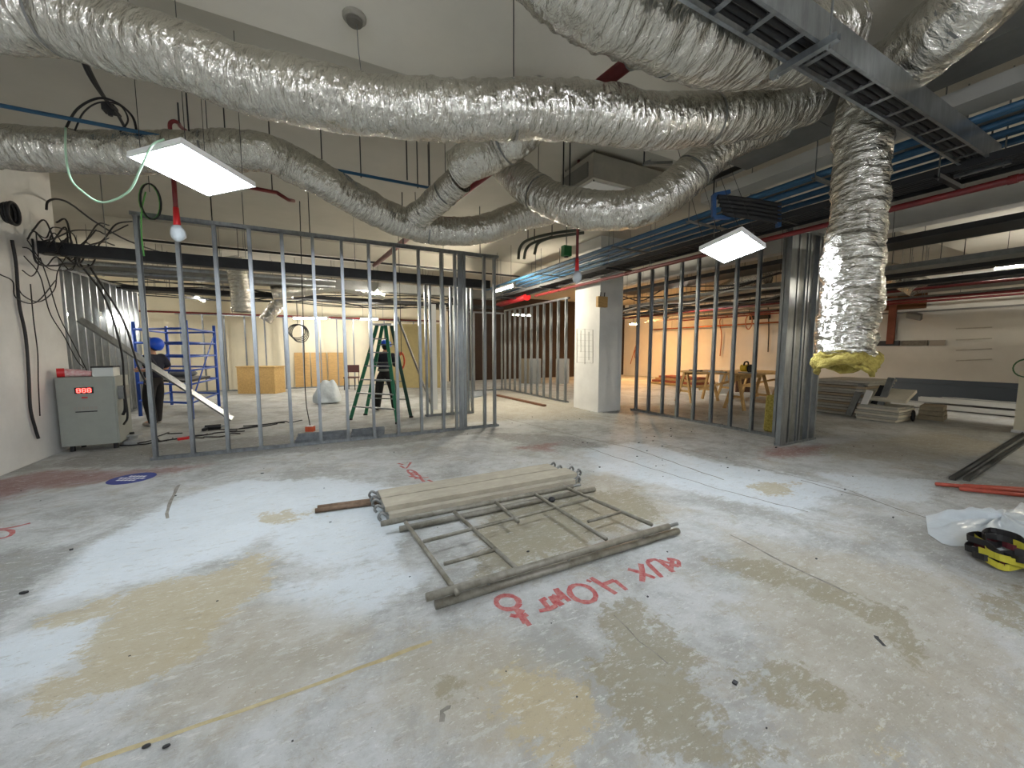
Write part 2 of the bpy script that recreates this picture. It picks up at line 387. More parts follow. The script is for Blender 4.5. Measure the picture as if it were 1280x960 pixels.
write(wr, [z7(ell(158, 335, 66, 40, 5)), z7([(205, 372), (285, 468)]), z7([(172, 408), (215, 412), (240, 376)]), z7([(228, 424), (270, 402)]), z7([(225, 395), (262, 455)]),
           z7([(338, 384), (395, 372), (440, 352)]), z7([(392, 368), (350, 316)]), z7([(345, 330), (378, 310)]), z7([(440, 352), (400, 300)]),
           z7([(470, 352), (408, 298)]), z7([(408, 298), (472, 316)]), z7([(472, 316), (432, 256)]), z7([(432, 256), (512, 328)]),
           z7(ell(586, 284, 78, 46, 18)), z7([(618, 218), (626, 208)]),
           z7([(632, 194), (705, 240), (778, 286)]), z7([(690, 238), (768, 208)]), z7([(768, 208), (838, 264)]),
           z7([(845, 145), (920, 165), (1000, 196)]), z7([(918, 114), (928, 160), (926, 216)]),
           z7([(1040, 192), (985, 138), (958, 104), (1000, 90), (1052, 118), (1106, 162)]),
           z7([(1022, 94), (1075, 108), (1138, 130)]), z7([(1070, 88), (1130, 96), (1136, 130)]), z7([(1098, 96), (1090, 158)])], .034)
wr2 = thing('floor_writing', 'thin red level mark of ones and zeros on the floor behind the scaffold planks', 'writing', PZ(525, 595))
write(wr2, [z1([(625, 103), (662, 112)]), z1([(640, 118), (680, 136), (712, 96)]), z1([(690, 152), (696, 157)]), z1(ell(722, 164, 34, 12, 24)), z1(ell(745, 184, 36, 12, 24)), z1([(700, 190), (760, 198)]), z1([(735, 205), (830, 196)]),
            z1([(770, 196), (800, 226)]), z1([(768, 240), (826, 276)]), z1([(770, 240), (850, 234)]), z1([(810, 240), (806, 270)]), z1([(826, 214), (880, 238), (830, 244)]), z1([(850, 270), (916, 254)])], .03)
wr3 = thing('floor_writing', 'end of a red sprayed mark on the floor at the left edge', 'writing', PZ(5, 665))
write(wr3, [[(-25, 664), (12, 660), (38, 654)], ell(2, 668, 14, 5, -10)], .03)
# round blue floor sticker
c0 = PZ(165, 598); st = thing('floor_sticker', 'round blue floor sticker with white lettering near the left studs', 'sticker', (c0.x, c0.y, 0))
B().lathe((c0.x, c0.y, 0), [(.215, .0004), (.215, .002), (.001, .002)], 28).build('disc', mat('sticker_blue', (44, 60, 128), .5, var=.1, scale=20), st)
for k, (a, l) in enumerate(((-.07, .2), (0, .3), (.07, .22))):
    n = 5 + k % 2
    for j in range(n):
        q = (j - (n - 1) / 2) * l / n
        B().obox((c0.x + q * UX - a * UY, c0.y - q * UY - a * UX, .0026), Vector((UX, -UY, 0)) * l / n * .36, Vector((UY, UX, 0)) * .018, (0, 0, .0005)).build('letter', WHITEP, st)

# ------------------------------------------------------------------ stud partitions
def stud_x(x, y, h): return ((x, y, .003), (x, y, h))
def partition(label, p0, p1, h, spots, ww=.075, fw=.045, top=True, base=True):
    """p0,p1: ends on the floor; spots: distances along the line where studs stand"""
    p0 = Vector((*p0, 0)); p1 = Vector((*p1, 0)); d = (p1 - p0).normalized(); nrm = Vector((-d.y, d.x, 0))
    t = thing('stud_partition', label, 'partition', (p0 + p1) / 2)
    if base: B().chan(p0 + Vector((0, 0, .001)), p1 + Vector((0, 0, .001)), nrm, Vector((0, 0, 1)), ww + .008, .04).build('bottom_track', GALV, t)
    if top: B().chan(p0 + Vector((0, 0, h)), p1 + Vector((0, 0, h)), nrm, Vector((0, 0, -1)), ww + .008, .05).build('top_track', GALV, t)
    for s in spots:
        q = p0 + d * s
        B().chan(q + Vector((0, 0, .006)), q + Vector((0, 0, h - .004)), nrm, d, ww, fw).build('stud', GALV, t)
    return t
pa = partition('bare metal stud wall of twelve studs ending beside the green ladder', (-2.05, 6.8), (3.16, 6.8), 3.27,
               [.03 + .405 * i for i in range(11)] + [4.33, 4.50, 4.90, 5.11])
B().box(2.34, 2.44, 6.755, 6.759, .01, 3.24).build('web_plate', GALV, pa); B().box(2.45, 2.5, 6.77, 6.775, .01, 3.24).build('web_plate', GALV_D, pa)
for x in (-1.2, .0, 1.4, 2.8): B().cyl((x, 6.8, 3.27), (x, 6.8, ZC2), .008, 6).build('hanger_rod', BLACK_M, pa)
pb = partition('metal stud wall running back from the steel stud bundle to the white column', (7.0, 7.15), (7.0, 3.45), 3.40, [.12 + .405 * i for i in range(9)])
pr = partition('short dense end wall of steel studs set side by side, behind the hanging duct', (6.36, 3.38), (7.42, 3.38), 3.32, [.02, .14, .22, .44, .52, .78, .98])
B().box(6.36, 6.49, 3.335, 3.341, .01, 3.3).build('web_plate', GALV, pr)
B().box(6.62, 6.80, 3.36, 3.366, .01, 3.3).build('web_plate', GALV_D, pr); B().box(6.92, 7.12, 3.40, 3.406, .01, 3.3).build('web_plate', GALV_D, pr)
pd = partition('far metal stud wall between the white column and the dark brown wall', (6.3, 8.9), (6.3, 12.9), 2.95, [.1 + .39 * i for i in range(11)])
pg = partition('short far stud wall in front of the dark brown wall, left of a corner', (4.3, 12.95), (6.25, 12.95), 2.85, [.3, .75, 1.2, 1.5, 1.85])
pf = partition('steel closet stud wall behind the end of the nearest stud wall', (2.15, 8.5), (3.3, 8.5), 3.0, [.02, .12, .42, .6, .8, 1.0, 1.1], ww=.09)
for k, x in enumerate((2.5, 2.75, 3.05)):
    B().box(x, x + .16, 9.3, 9.312, .02, 2.6).build('backing_board', WHITEP, pf)
pe = partition('stud wall of close bright studs beside the worker with the lifted chin', (-4.08, 9.4), (-4.08, 13.6), 3.0, [.05 + .3 * i for i in range(14)], ww=.10)
pk = partition('thin far stud wall standing in front of the cream rear wall', (-4.2, 17.0), (4.2, 17.0), 2.75, [.1 + .61 * i for i in range(14)], ww=.06)

# ------------------------------------------------------------------ lights
def panel(label, corners, hang_z, group=None, shift=(0, 0)):
    c = sum((Vector(p) for p in corners), Vector()) / 4
    t = thing('light_panel', label, 'light', (c.x, c.y, c.z), group)
    P = [Vector(p) for p in corners]
    e1 = (P[1] - P[0] + P[2] - P[3]) / 4; e2 = (P[3] - P[0] + P[2] - P[1]) / 4; up = e1.cross(e2).normalized(); up = up if up.z > 0 else -up
    B().obox(c + up * .022, e1, e2, up * .016).build('housing', WHITEP, t)
    B().obox(c + up * .002, e1 * .975, e2 * .975, up * .003).build('diffuser', LED, t)
    for i in (-1, 1):
        B().obox(c + up * .004 + e1 * i * .988, e1.normalized() * .008, e2, up * .006).build('rim', WHITEP, t)
        B().obox(c + up * .004 + e2 * i * .988, e1, e2.normalized() * .008, up * .006).build('rim', WHITEP, t)
    for p in P: B().cyl(c + (p - c) * .8 + up * .035, Vector((c.x + (p.x - c.x) * .8 + shift[0], c.y + (p.y - c.y) * .8 + shift[1], hang_z)), .0025, 5).build('hanger_wire', BLACK_M, t)
    return t
def sq(c, half, ang):
    a = math.radians(ang); e = Vector((math.cos(a), math.sin(a), 0)) * half; n = Vector((-e.y, e.x, 0))
    return [c - e - n, c + e - n, c + e + n, c - e + n]
lp = [PZ(158, 199, 2.91), PZ(228, 174, 2.93), PZ(317, 236, 2.89), PZ(262, 243, 2.87)]
panel('square LED ceiling panel hanging low near the left wall, with the green-white cable', lp, ZC2)
lr = [PZ(873, 312, 2.45), PZ(928, 290, 2.485), PZ(957, 308, 2.45), PZ(905, 330, 2.41)]
panel('square LED ceiling panel hanging low before the blue conduits', lr, ZC, shift=(.5, .85))
def tube_light(c, dirn, ln, label, m=None, zc=ZC2, group=None):
    c = Vector(c); d = Vector(dirn).normalized()
    t = thing('tube_light', label, 'light', c, group)
    B().bar(c - d * ln / 2 + Vector((0, 0, .045)), c + d * ln / 2 + Vector((0, 0, .045)), .07, .05).build('housing', WHITEP, t)
    B().cyl(c - d * (ln / 2 - .04), c + d * (ln / 2 - .04), .026, 10).build('tube', m or TUBE, t)
    for s in (-1, 1):
        B().obox(c + d * s * (ln / 2 - .02), d * .02, Vector((-d.y, d.x, 0)) * .03, (0, 0, .035)).build('end_cap', WHITEP, t)
        B().cyl(c + d * s * ln * .35 + Vector((0, 0, .07)), Vector((c.x + d.x * s * ln * .35, c.y + d.y * s * ln * .35, zc)), .004, 5).build('hanger_wire', BLACK_M, t)
    return t
FILL_TUBE = emis('added_fill_light', (240, 244, 255), FILL_L)
for k, (x, y) in enumerate(((-1.2, -2.4), (.2, -1.0), (1.8, -2.0))):  # lamps added out of view to lift the ceiling and the foil
    tube_light((x, y, 2.9), (1, .3, 0), 1.5, 'added fill tube behind the camera, ' + ['first', 'second', 'third', 'fourth'][k] + ' from the left wall', FILL_TUBE, ZC)
tube_light(PYP(388, 398, 15.6), (UX, -UY, 0), 1.25, 'lit tube lamp above the boards on the cream rear wall')
tube_light(PYP(462, 399, 15.6), (UX, -UY, 0), .7, 'lit tube lamp above the top of the green ladder')
tube_light(PYP(652, 394, 14.2), (1, 0, 0), .9, 'lit tube lamp behind the far studs beside the column')
tube_light(PYP(96, 393, 11.5), (1, 0, 0), .75, 'lit tube lamp in the gap left of the bright studs')
tube_light((-3.0, 14.5, 3.0), (0, 1, 0), 1.2, 'added tube lamp over the blue scaffold tower')  # added lamp, brightens the rear left room
tube_light((1.6, 11.6, 3.1), (0, 1, 0), 1.2, 'added tube lamp over the green ladder, deep in the rear room')  # added lamp, lifts the light in the rear room
tube_light((4.5, 9.3, 3.1), (0, 1, 0), 1.2, 'added tube lamp between the closet studs and the column', TUBE2)  # added lamp, boosted to brighten the left face of the column
tube_light((11.5, 9.2, 3.1), (0, 1, 0), 1.2, 'added tube lamp over the sawhorse tables', TUBE)  # added lamp, lights the space behind the right studs
tube_light((12.5, -1.6, 3.1), (0, 1, 0), 1.2, 'fill tube lamp added outside the frame to brighten the right wall', TUBE2)  # extra lamp out of view, added to lift the dim right wall
tube_light((12.8, 2.2, 3.2), (0, 1, 0), 1.2, 'added tube lamp over the boards, to brighten the right wall', TUBE)  # added lamp, raises the light at the right wall
hl = thing('assumed_warm_lamp', 'assumed warm lamp added unseen behind the white column', 'light', (13.6, 13.9, 2.7))  # assumed source, hidden from view, added to tint the right wall orange
B().obox((13.6, 13.9, 2.7), (.12, 0, 0), (0, .12, 0), (0, 0, .03)).build('lamp_glass', WARM, hl)
B().obox((13.6, 13.9, 2.76), (.14, 0, 0), (0, .14, 0), (0, 0, .028)).build('housing', BLACK_M, hl)
B().cyl((13.6, 13.9, 2.78), (13.6, 13.9, ZC2), .01, 6).build('cord', BLACK, hl)

# ------------------------------------------------------------------ foil ducts
def vnoise(u, v, seed, pv):
    """smooth value noise; v wraps with period pv"""
    rs = np.random.RandomState(seed); G = rs.rand(512, pv)
    iu = np.floor(u).astype(int); iv = np.floor(v).astype(int); fu = u - iu; fv = v - iv
    fu = fu * fu * (3 - 2 * fu); fv = fv * fv * (3 - 2 * fv)
    g = lambda a, c: G[a % 512, c % pv]
    return (g(iu, iv) * (1 - fu) + g(iu + 1, iv) * fu) * (1 - fv) + (g(iu, iv + 1) * (1 - fu) + g(iu + 1, iv + 1) * fu) * fv
def duct_mesh(name, pts, rad, seed, parent, nseg=72, step=.014, amp=1.0):
    P = smooth_path(pts, step=step); m = len(P); rr = rad
    C = np.array(P); T_ = np.gradient(C, axis=0); T_ /= np.linalg.norm(T_, axis=1)[:, None]
    s = np.concatenate([[0], np.cumsum(np.linalg.norm(np.diff(C, axis=0), axis=1))])
    x = np.cross(T_[0], [0, 0, 1.]); 
    if np.linalg.norm(x) < .05: x = np.cross(T_[0], [1., 0, 0])
    Xs = []
    for i in range(m):
        x = x - T_[i] * (x @ T_[i]); x /= np.linalg.norm(x); Xs.append(x)
    Xs = np.array(Xs); Ys = np.cross(T_, Xs)
    if isinstance(rad, (list, tuple)): rr = np.interp(np.linspace(0, 1, m), np.linspace(0, 1, len(rad)), rad)
    else: rr = np.full(m, rad)
    a = np.linspace(0, 2 * PI, nseg, endpoint=False)
    SS, AA = np.meshgrid(s, a, indexing='ij'); av = AA / (2 * PI)
    d = 0.006 * (vnoise(SS / .035, av * 7, seed, 7) - .5) + .010 * (vnoise(SS / .07 + AA * .3, av * 13, seed + 1, 13) - .5) \
        + .012 * (np.abs(vnoise(SS / .12, av * 9, seed + 2, 9) - .5) * -2 + .5) + .02 * (vnoise(SS / .35, av * 3, seed + 3, 3) - .5) \
        + .009 * (np.abs(vnoise(SS / .045 + AA * .8, av * 19, seed + 5, 19) - .5) * -2 + .5) + .004 * (vnoise(SS / .016, av * 5, seed + 4, 5) - .5)
    R = rr[:, None] + d * amp * (rr[:, None] / .18)
    vv = C[:, None, :] + (Xs[:, None, :] * np.cos(AA)[..., None] + Ys[:, None, :] * np.sin(AA)[..., None]) * R[..., None]
    vv = vv.reshape(-1, 3) - np.array(OFF.get(parent.name, Vector()))
    i0 = (np.arange(m - 1)[:, None] * nseg + np.arange(nseg)[None]).ravel(); k2 = ((np.arange(nseg) + 1) % nseg)
    i1 = (np.arange(m - 1)[:, None] * nseg + k2[None]).ravel()
    F = np.stack([i0, i1, i1 + nseg, i0 + nseg], 1)
    me = bpy.data.meshes.new(name); me.from_pydata(vv.tolist(), [], F.tolist())
    uvl = me.uv_layers.new(name='UVMap')
    su = SS.ravel(); au = (AA.ravel() / (2 * PI)) * 2 * PI * .18
    uvs = np.stack([su[F.ravel()], au[F.ravel()]], 1)
    # last column wraps
    last = np.tile(np.arange(nseg) == nseg - 1, m - 1); w_ = uvs.reshape(-1, 4, 2); w_[last, 1:3, 1] = 2 * PI * .18
    uvl.data.foreach_set('uv', w_.ravel().astype(np.float32))
    me.polygons.foreach_set('use_smooth', [True] * len(me.polygons)); me.materials.append(M_FOIL); me.update()
    o = bpy.data.objects.new(name, me); COL.objects.link(o); o.parent = parent; OFF[o.name] = OFF.get(parent.name, Vector())
    return P
def duct(label, pl, D, seed, hangers=(), zc=ZC, amp=1.0, widths=True, nseg=72, rad=None):
    pts = []
    for q in pl: pts.append(PD(q[0], q[1], D * FPX / q[2] if widths else q[2]))
    c = pts[len(pts) // 2]; t = thing('foil_duct', label, 'duct', c)
    if rad: D = rad * 2
    P = duct_mesh('foil_sleeve', pts, D / 2, seed, t, amp=amp, nseg=nseg)
    for h in hangers:
        i = int(h * (len(P) - 1)); p = P[i]; tg = (P[min(i + 1, len(P) - 1)] - P[max(i - 1, 0)]).normalized()
        x = tg.orthogonal().normalized(); y = tg.cross(x); n = 28; v = []
        for k in range(n):
            q = 2 * PI * k / n; o = (x * math.cos(q) + y * math.sin(q)) * (D / 2 + .006)
            v += [p + o - tg * .008, p + o + tg * .008]
        B().add(v, [(2 * k, 2 * ((k + 1) % n), 2 * ((k + 1) % n) + 1, 2 * k + 1) for k in range(n)]).build('strap', GALV_D, t)
        B().cyl(p + Vector((0, 0, D / 2)), Vector((p.x, p.y, zc)), .004, 5).build('hanger_wire', BLACK_M, t)
    # collars at the ends
    return t, P
duct('longest foil duct crossing the whole ceiling from the left to the converging ends', [(-110, 0, 74), (0, 20, 73), (60, 22, 72), (130, 42, 71), (230, 73, 70), (320, 103, 67), (420, 125, 65), (500, 137, 63), (600, 140, 61.5), (700, 138, 60), (760, 143, 59), (820, 152, 57.5), (880, 150, 55), (940, 142, 52), (1010, 128, 48)], .36, 11, (.12, .55, .8), zc=ZC)
duct('second foil duct at the left, sagging behind the light panel into a low bow', [(-70, 180, 50), (0, 184, 48), (80, 189, 46.5), (160, 191, 45), (250, 189, 43), (320, 189, 42), (360, 203, 40), (410, 229, 38.5), (460, 258, 36), (510, 280, 34), (560, 289, 33), (605, 286, 32.5), (650, 270, 32), (690, 262, 32)], .36, 21, (.32, .72), zc=ZC2)
duct('thick near foil duct passing above the ladder tray at the top', [(610, -122, 110), (680, -50, 108), (740, -8, 105), (800, 20, 101), (860, 42, 97), (920, 56, 92), (975, 60, 86), (1040, 50, 80)], .50, 31, (.45,), amp=1.2, zc=ZC, nseg=96, rad=.225)
duct('foil duct looping below the longest duct up to the converging ends', [(600, 178, 36), (630, 205, 37), (655, 228, 39), (690, 250, 41), (735, 263, 43), (780, 263, 44), (820, 251, 45), (855, 226, 45), (890, 192, 45), (930, 166, 45), (975, 146, 45)], .38, 41, (.3, .75), zc=ZC2)
duct('short foil duct stub hanging beside the red pipe, below the longest duct', [(572, 212, 43), (592, 200, 44), (620, 188, 44), (648, 168, 45), (680, 140, 44)], .36, 51, (.5,), zc=ZC2)
duct('small foil duct rising from the low bow to a flanged end', [(520, 272, 30), (540, 256, 31), (558, 240, 32), (575, 224, 33)], .30, 61, (.7,), zc=ZC2)
duct('bent foil duct above the ladder tray near the top right corner', [(1330, -150, 2.35), (1262, -60, 2.45), (1215, 6, 2.58), (1165, 48, 2.78), (1120, 84, 3.04), (1092, 96, 3.22)], .42, 71, (.5,), amp=1.4, zc=ZC, nseg=96, widths=False)
vt, VP_ = duct('torn foil duct hanging straight down with yellow insulation at its mouth', [(1081, 116, 3.47), (1078, 160, 3.43), (1075, 220, 3.38), (1069, 300, 3.32), (1062, 380, 3.26), (1056, 448, 3.2)], .38, 81, (), amp=1.9, widths=False, nseg=96)
# torn yellow insulation at the mouth
e = VP_[-1]; ri = B(); prof = []
v = []; n = 40; rows = 7
for j in range(rows):
    for k in range(n):
        q = 2 * PI * k / n; r = .172 + .02 * math.sin(j) + .02 * math.sin(5 * q + j) + (.05 if j > 2 else 0) * (1 + math.sin(q * 2 + 1)); 
        v.append((e.x + r * math.cos(q), e.y + r * math.sin(q), e.z + .03 - j * .012 - .055 * (j / rows) * (1 + math.sin(3 * q + .6)) + .012 * random.uniform(-1, 1)))
f = [(j * n + k, j * n + (k + 1) % n, (j + 1) * n + (k + 1) % n, (j + 1) * n + k) for j in range(rows - 1) for k in range(n)]
io = B().add(v, f).build('insulation', INSUL, vt, smooth=True, label='torn yellow mineral wool'); sm = io.modifiers.new('thick', 'SOLIDIFY'); sm.thickness = .03
B().cyl(VP_[0] + Vector((0, 0, -.1)), Vector((VP_[0].x, VP_[0].y, ZC)), .01, 6).build('hanger_rod', BLACK_M, vt)
# ducts in the rear room
def rduct(label, pts, D, seed):
    t = thing('foil_duct', label, 'duct', pts[len(pts) // 2]); duct_mesh('foil_sleeve', pts, D / 2, seed, t, nseg=28, step=.05)
    p = pts[len(pts) // 2]; B().cyl((p.x, p.y, p.z + D * .4), (p.x, p.y, ZC2), .006, 5).build('hanger_wire', BLACK_M, t)
rduct('foil duct hanging down in the rear room above the blue scaffold', [PYP(293, 322, 10.0), PYP(297, 345, 10.0), PYP(301, 368, 10.0), PYP(303, 390, 10.0)], .36, 91)
rduct('slanting foil duct end hanging before the cream rear wall', [PYP(352, 372, 13.5), PYP(343, 385, 13.5), PYP(331, 401, 13.5)], .34, 92)
rduct('foil duct lying along the ceiling of the rear room over the dark cable tray', [PYP(340, 366, 12.0), PYP(380, 362, 12.0), PYP(415, 358, 12.0), PYP(450, 362, 12.0), PYP(480, 368, 12.0)], .34, 93)
rduct('wide foil duct in the ceiling clutter behind the low right panel', [PXP(905, 365, 11), PXP(930, 352, 11), PXP(960, 345, 11)], .5, 94)
rduct('white flexible duct curving in the ceiling clutter left of the brown opening', [PXP(1085, 345, 12), PXP(1110, 340, 12), PXP(1135, 352, 12), PXP(1150, 360, 12)], .45, 95)

# ------------------------------------------------------------------ cable trays, conduits, pipes, ceiling equipment
def ladder_tray(label, p0, p1, side, wd, zrail, nr, hangs, rail_h=.1, m=GALV, zc=ZC, rung0=.15):
    p0 = Vector(p0); p1 = Vector(p1); d = (p1 - p0).normalized(); s = Vector(side); ln = (p1 - p0).length
    t = thing('cable_ladder', label, 'cable tray', (p0 + p1) / 2)
    for k in (0, 1):
        q0 = p0 + s * wd * k; q1 = p1 + s * wd * k
        B().chan(q0 + Vector((0, 0, rail_h / 2)), q1 + Vector((0, 0, rail_h / 2)), Vector((0, 0, 1)), s * (-1 if k else 1), rail_h, .02, .003).build('side_rail', m, t)
    for i in range(nr):
        q = p0 + d * (rung0 + (ln - 2 * rung0) * i / (nr - 1))
        B().chan(q + Vector((0, 0, .02)) + s * .004, q + s * (wd - .004) + Vector((0, 0, .02)), d, Vector((0, 0, 1)), .035, .015).build('rung', m, t)
    for h in hangs:
        q = p0 + d * ln * h
        B().chan(q - s * .08 + Vector((0, 0, -.042)), q + s * (wd + .08) + Vector((0, 0, -.042)), d, Vector((0, 0, 1)), .04, .04).build('support_strut', m, t)
        for k in (-.04, wd + .04):
            B().cyl(q + s * k + Vector((0, 0, -.06)), Vector((q.x + s.x * k, q.y + s.y * k, zc)), .006, 6).build('hanger_rod', GALV_D, t)
    return t
lt = ladder_tray('near galvanised cable ladder crossing the top right corner', (.9, 1.265, 3.2), (5.68, 1.265, 3.2), (0, 1, 0), .185, 3.2, 17, (.35, .985), .17)
tc = thing('cable_bundle', 'thick black cables lying in the near cable ladder', 'cable', (3.4, 1.35, 3.25), 'cables in the near ladder')
for k, (yy, r) in enumerate(((1.30, .018), (1.34, .02), (1.38, .018), (1.415, .014))):
    B().tube(smooth_path([(.9 + .58 * i, yy + random.uniform(-.006, .006), 3.222 + r) for i in range(9)], n=4), r, 8).build('cable', BLACK if k != 2 else BLACK_M, tc, smooth=True)
# big duct and trunks running along y on the right
def run(name, label, cat, x, z, y0, y1, m, r=None, wd=None, ht=None, hang=(), zc=ZC, group=None, seg=0, axis='y'):
    P = lambda q: Vector((x, q, z)) if axis == 'y' else Vector((q, x, z))
    t = thing(name, label, cat, P((y0 + y1) / 2), group)
    if r: B().cyl(P(y0), P(y1), r, 12).build('pipe', m, t, smooth=True)
    else: B().bar(P(y0), P(y1), wd, ht).build('body', m, t)
    for k in range(seg):
        q = y0 + (y1 - y0) * (k + .5) / seg
        if r: B().cyl(P(q - .03), P(q + .03), r * 1.2, 12).build('coupling', m, t)
        else: B().bar(P(q - .015), P(q + .015), wd + .02, ht + .02).build('flange', m, t)
    for h in hang:
        p = P(y0 + (y1 - y0) * h); B().cyl(p + Vector((0, 0, (r or ht / 2) * .5)), Vector((p.x, p.y, zc)), .006, 6).build('hanger_rod', GALV_D, t)
    return t
run('air_duct', 'large grey rectangular air duct where the foil ducts converge', 'duct', 4.60, 3.83, -2.5, 3.1, GREYMET, wd=.44, ht=.26, hang=(.2, .8), seg=3)
run('black_pipe', 'black insulated pipe running beside the large grey duct', 'pipe', 5.05, 3.88, -2.5, 4.1, BLACK, r=.04, hang=(.3, .8))
run('cable_conduit', 'thin grey conduit beside the black insulated pipe', 'pipe', 4.98, 3.80, -2.5, 4.2, GALV_D, r=.018, hang=(.3, .8))
run('cable_trunking', 'pale grey closed cable trunking with a square end by the blue bracket', 'trunking', 5.26, 3.70, -2.5, 3.95, mat('pale_grey_paint', (186, 185, 178), .6), wd=.3, ht=.13, hang=(.25, .9))
run('grey_pipe', 'grey pipe with a shiny coupling between the pale trunking and blue conduits', 'pipe', 5.62, 3.62, -2.5, 4.6, GREYMET, r=.045, hang=(.3, .85), seg=4)
ORD = ['first', 'second', 'third', 'fourth', 'fifth', 'sixth', 'seventh', 'eighth', 'ninth', 'tenth', 'eleventh', 'twelfth', 'thirteenth']
for k in range(8):
    run('blue_conduit', 'blue conduit in the parallel bundle, ' + ORD[k] + ' counted from the pale trunking side', 'conduit', 5.0 + .135 * k, 3.42 + .03 * (k % 2), -2.5, 12.5 + .3 * (k % 3), BLUEP, r=.027, group='blue conduits in the bundle', seg=4, hang=(.1,))
bt = thing('strut_hangers', 'steel strut brackets carrying the blue conduits', 'bracket', (5.5, 5, 3.35))
for y in (-.6, .9, 2.4, 4.0, 5.6, 8.4, 10.4):
    B().chan((4.9, y, 3.35), (6.0, y, 3.35), Vector((0, 1, 0)), Vector((0, 0, 1)), .041, .025).build('strut', GALV_D, bt)
    for x in (4.93, 5.97): B().cyl((x, y, 3.33), (x, y, ZC2), .006, 6).build('hanger_rod', GALV_D, bt)
bl = ladder_tray('dark cable ladder below the blue conduits, above the stud wall', (5.38, -2.5, 3.16), (5.38, 12.0, 3.16), (1, 0, 0), .5, 3.16, 30, (.12, .28, .44, .6, .78, .94), .07, m=BLACK_M, zc=ZC2)
for k in range(6):
    cb = B().tube(smooth_path([(5.45 + .07 * k + random.uniform(-.01, .01), -2.5 + 1.45 * i, 3.205) for i in range(11)], n=3), .02, 6).build('black_cable', BLACK, smooth=True)
    tag(cb, 'black cable laid along the dark cable ladder, ' + ORD[k] + ' from the ladder edge', 'cable', 'cables on the dark ladder')
run('red_pipe', 'dark red sprinkler pipe running below the blue conduits along the stud wall', 'pipe', 5.75, 3.05, -2.5, 9.8, REDP, r=.034, hang=(.15, .4, .65, .9), zc=ZC2, seg=5)
run('cable_trunking', 'grey trunking along the beam beyond the vertical foil duct', 'trunking', 9.35, 3.36, -2.5, 9.0, GREYMET, wd=.12, ht=.16, hang=(.2, .5, .8), zc=ZC2)
rp = thing('red_pipe', 'thick red sprinkler main slanting across the ceiling behind the longest duct', 'pipe', (1.7, 5.3, 3.5))
B().tube([PZ(850, 28, 3.52), PZ(560, 255, 3.5), PZ(468, 332, 3.5)], .05, 14).build('pipe', REDP, rp, smooth=True)
for q in ((790, 75), (640, 195), (520, 288)):
    p = PZ(*q, 3.5); B().cyl(p, (p.x, p.y, ZC2 if p.y > 3.7 else ZC), .006, 6).build('hanger_rod', BLACK_M, rp)
    B().cyl(p + Vector((0, -.02, -.0)), p + Vector((0, .02, 0)), .06, 14).build('clamp', GALV_D, rp)
bc = thing('blue_conduit', 'single thin blue conduit crossing the ceiling at the left', 'conduit', (0, 4.9, 3.5))
B().cyl((-3.4, 4.9, 3.5), (1.55, 4.9, 3.5), .018, 8).build('pipe', BLUEP, bc, smooth=True)
for x in (-2.6, -1.0, .15, .55, 1.2): B().cyl((x, 4.9, 3.47), (x, 4.9, ZC2), .007, 6).build('hanger_rod', BLACK_M, bc)
bb = thing('blue_bracket', 'square blue frame bracket with black cables above the right light panel', 'bracket', PD(905, 262, 4.4))
q = PD(893, 282, 4.4)
BLU_B = mat('dark_blue_bracket', (24, 66, 112), .5)
for a, b_ in (((892, 244), (892, 272)), ((892, 244), (912, 240)), ((892, 272), (912, 272)), ((973, 256), (973, 284))): B().bar(PD(*a, 4.4), PD(*b_, 4.4), .04, .04).build('bar', BLU_B, bb)
for k in range(5): B().tube(smooth_path([PD(896 + 2 * k, 246 + 5 * k, 4.4), PD(915, 248 + 5 * k, 4.35), PD(940, 251 + 5 * k, 4.4), PD(975, 257 + 5 * k, 4.4)]), .028, 7).build('black_cable', BLACK, bb, smooth=True)
q = PD(892, 244, 4.4); B().cyl(q, (q.x, q.y, ZC2), .008, 6).build('hanger_rod', BLACK_M, bb)
# air conditioner in the ceiling
a0 = PYP(742, 190, 4.2); a1 = PYP(835, 218, 4.2); az = PYP(742, 222, 4.2).z
ac = thing('air_conditioner', 'grey ceiling air conditioning unit above the looping foil duct', 'air conditioner', ((a0.x + a1.x) / 2, 4.6, az))
B().box(a0.x, a1.x + .1, 4.2, 4.95, az, min(a0.z, ZC2 - .02)).build('casing', mat('ac_grey', (168, 164, 152), .6, 0, var=.08), ac)
B().box(a0.x - .02, a0.x, 4.3, 4.85, az + .05, a0.z - .08).build('outlet_flange', GREYMET, ac)
B().box(a0.x + .05, a1.x + .05, 4.27, 4.88, az - .012, az).build('drain_pan', WHITEP, ac)
for x in (a0.x + .05, a1.x): 
    for y in (4.25, 4.9): B().cyl((x, y, az - .02), (x, y, ZC2), .008, 6).build('hanger_rod', BLACK_M, ac)
sb = thing('pipe_bracket', 'small steel corner bracket with a rod beside the air conditioning unit', 'bracket', PD(812, 202, 4.3))
q = PD(805, 205, 4.3); B().bar(q, q + Vector((.2, .12, .12)), .03, .03).build('arm', GALV_D, sb); B().bar(q, q + Vector((.25, -.15, 0)), .04, .03).build('arm', GALV_D, sb)
B().cyl(q, (q.x, q.y, ZC2), .008, 6).build('hanger_rod', BLACK_M, sb)
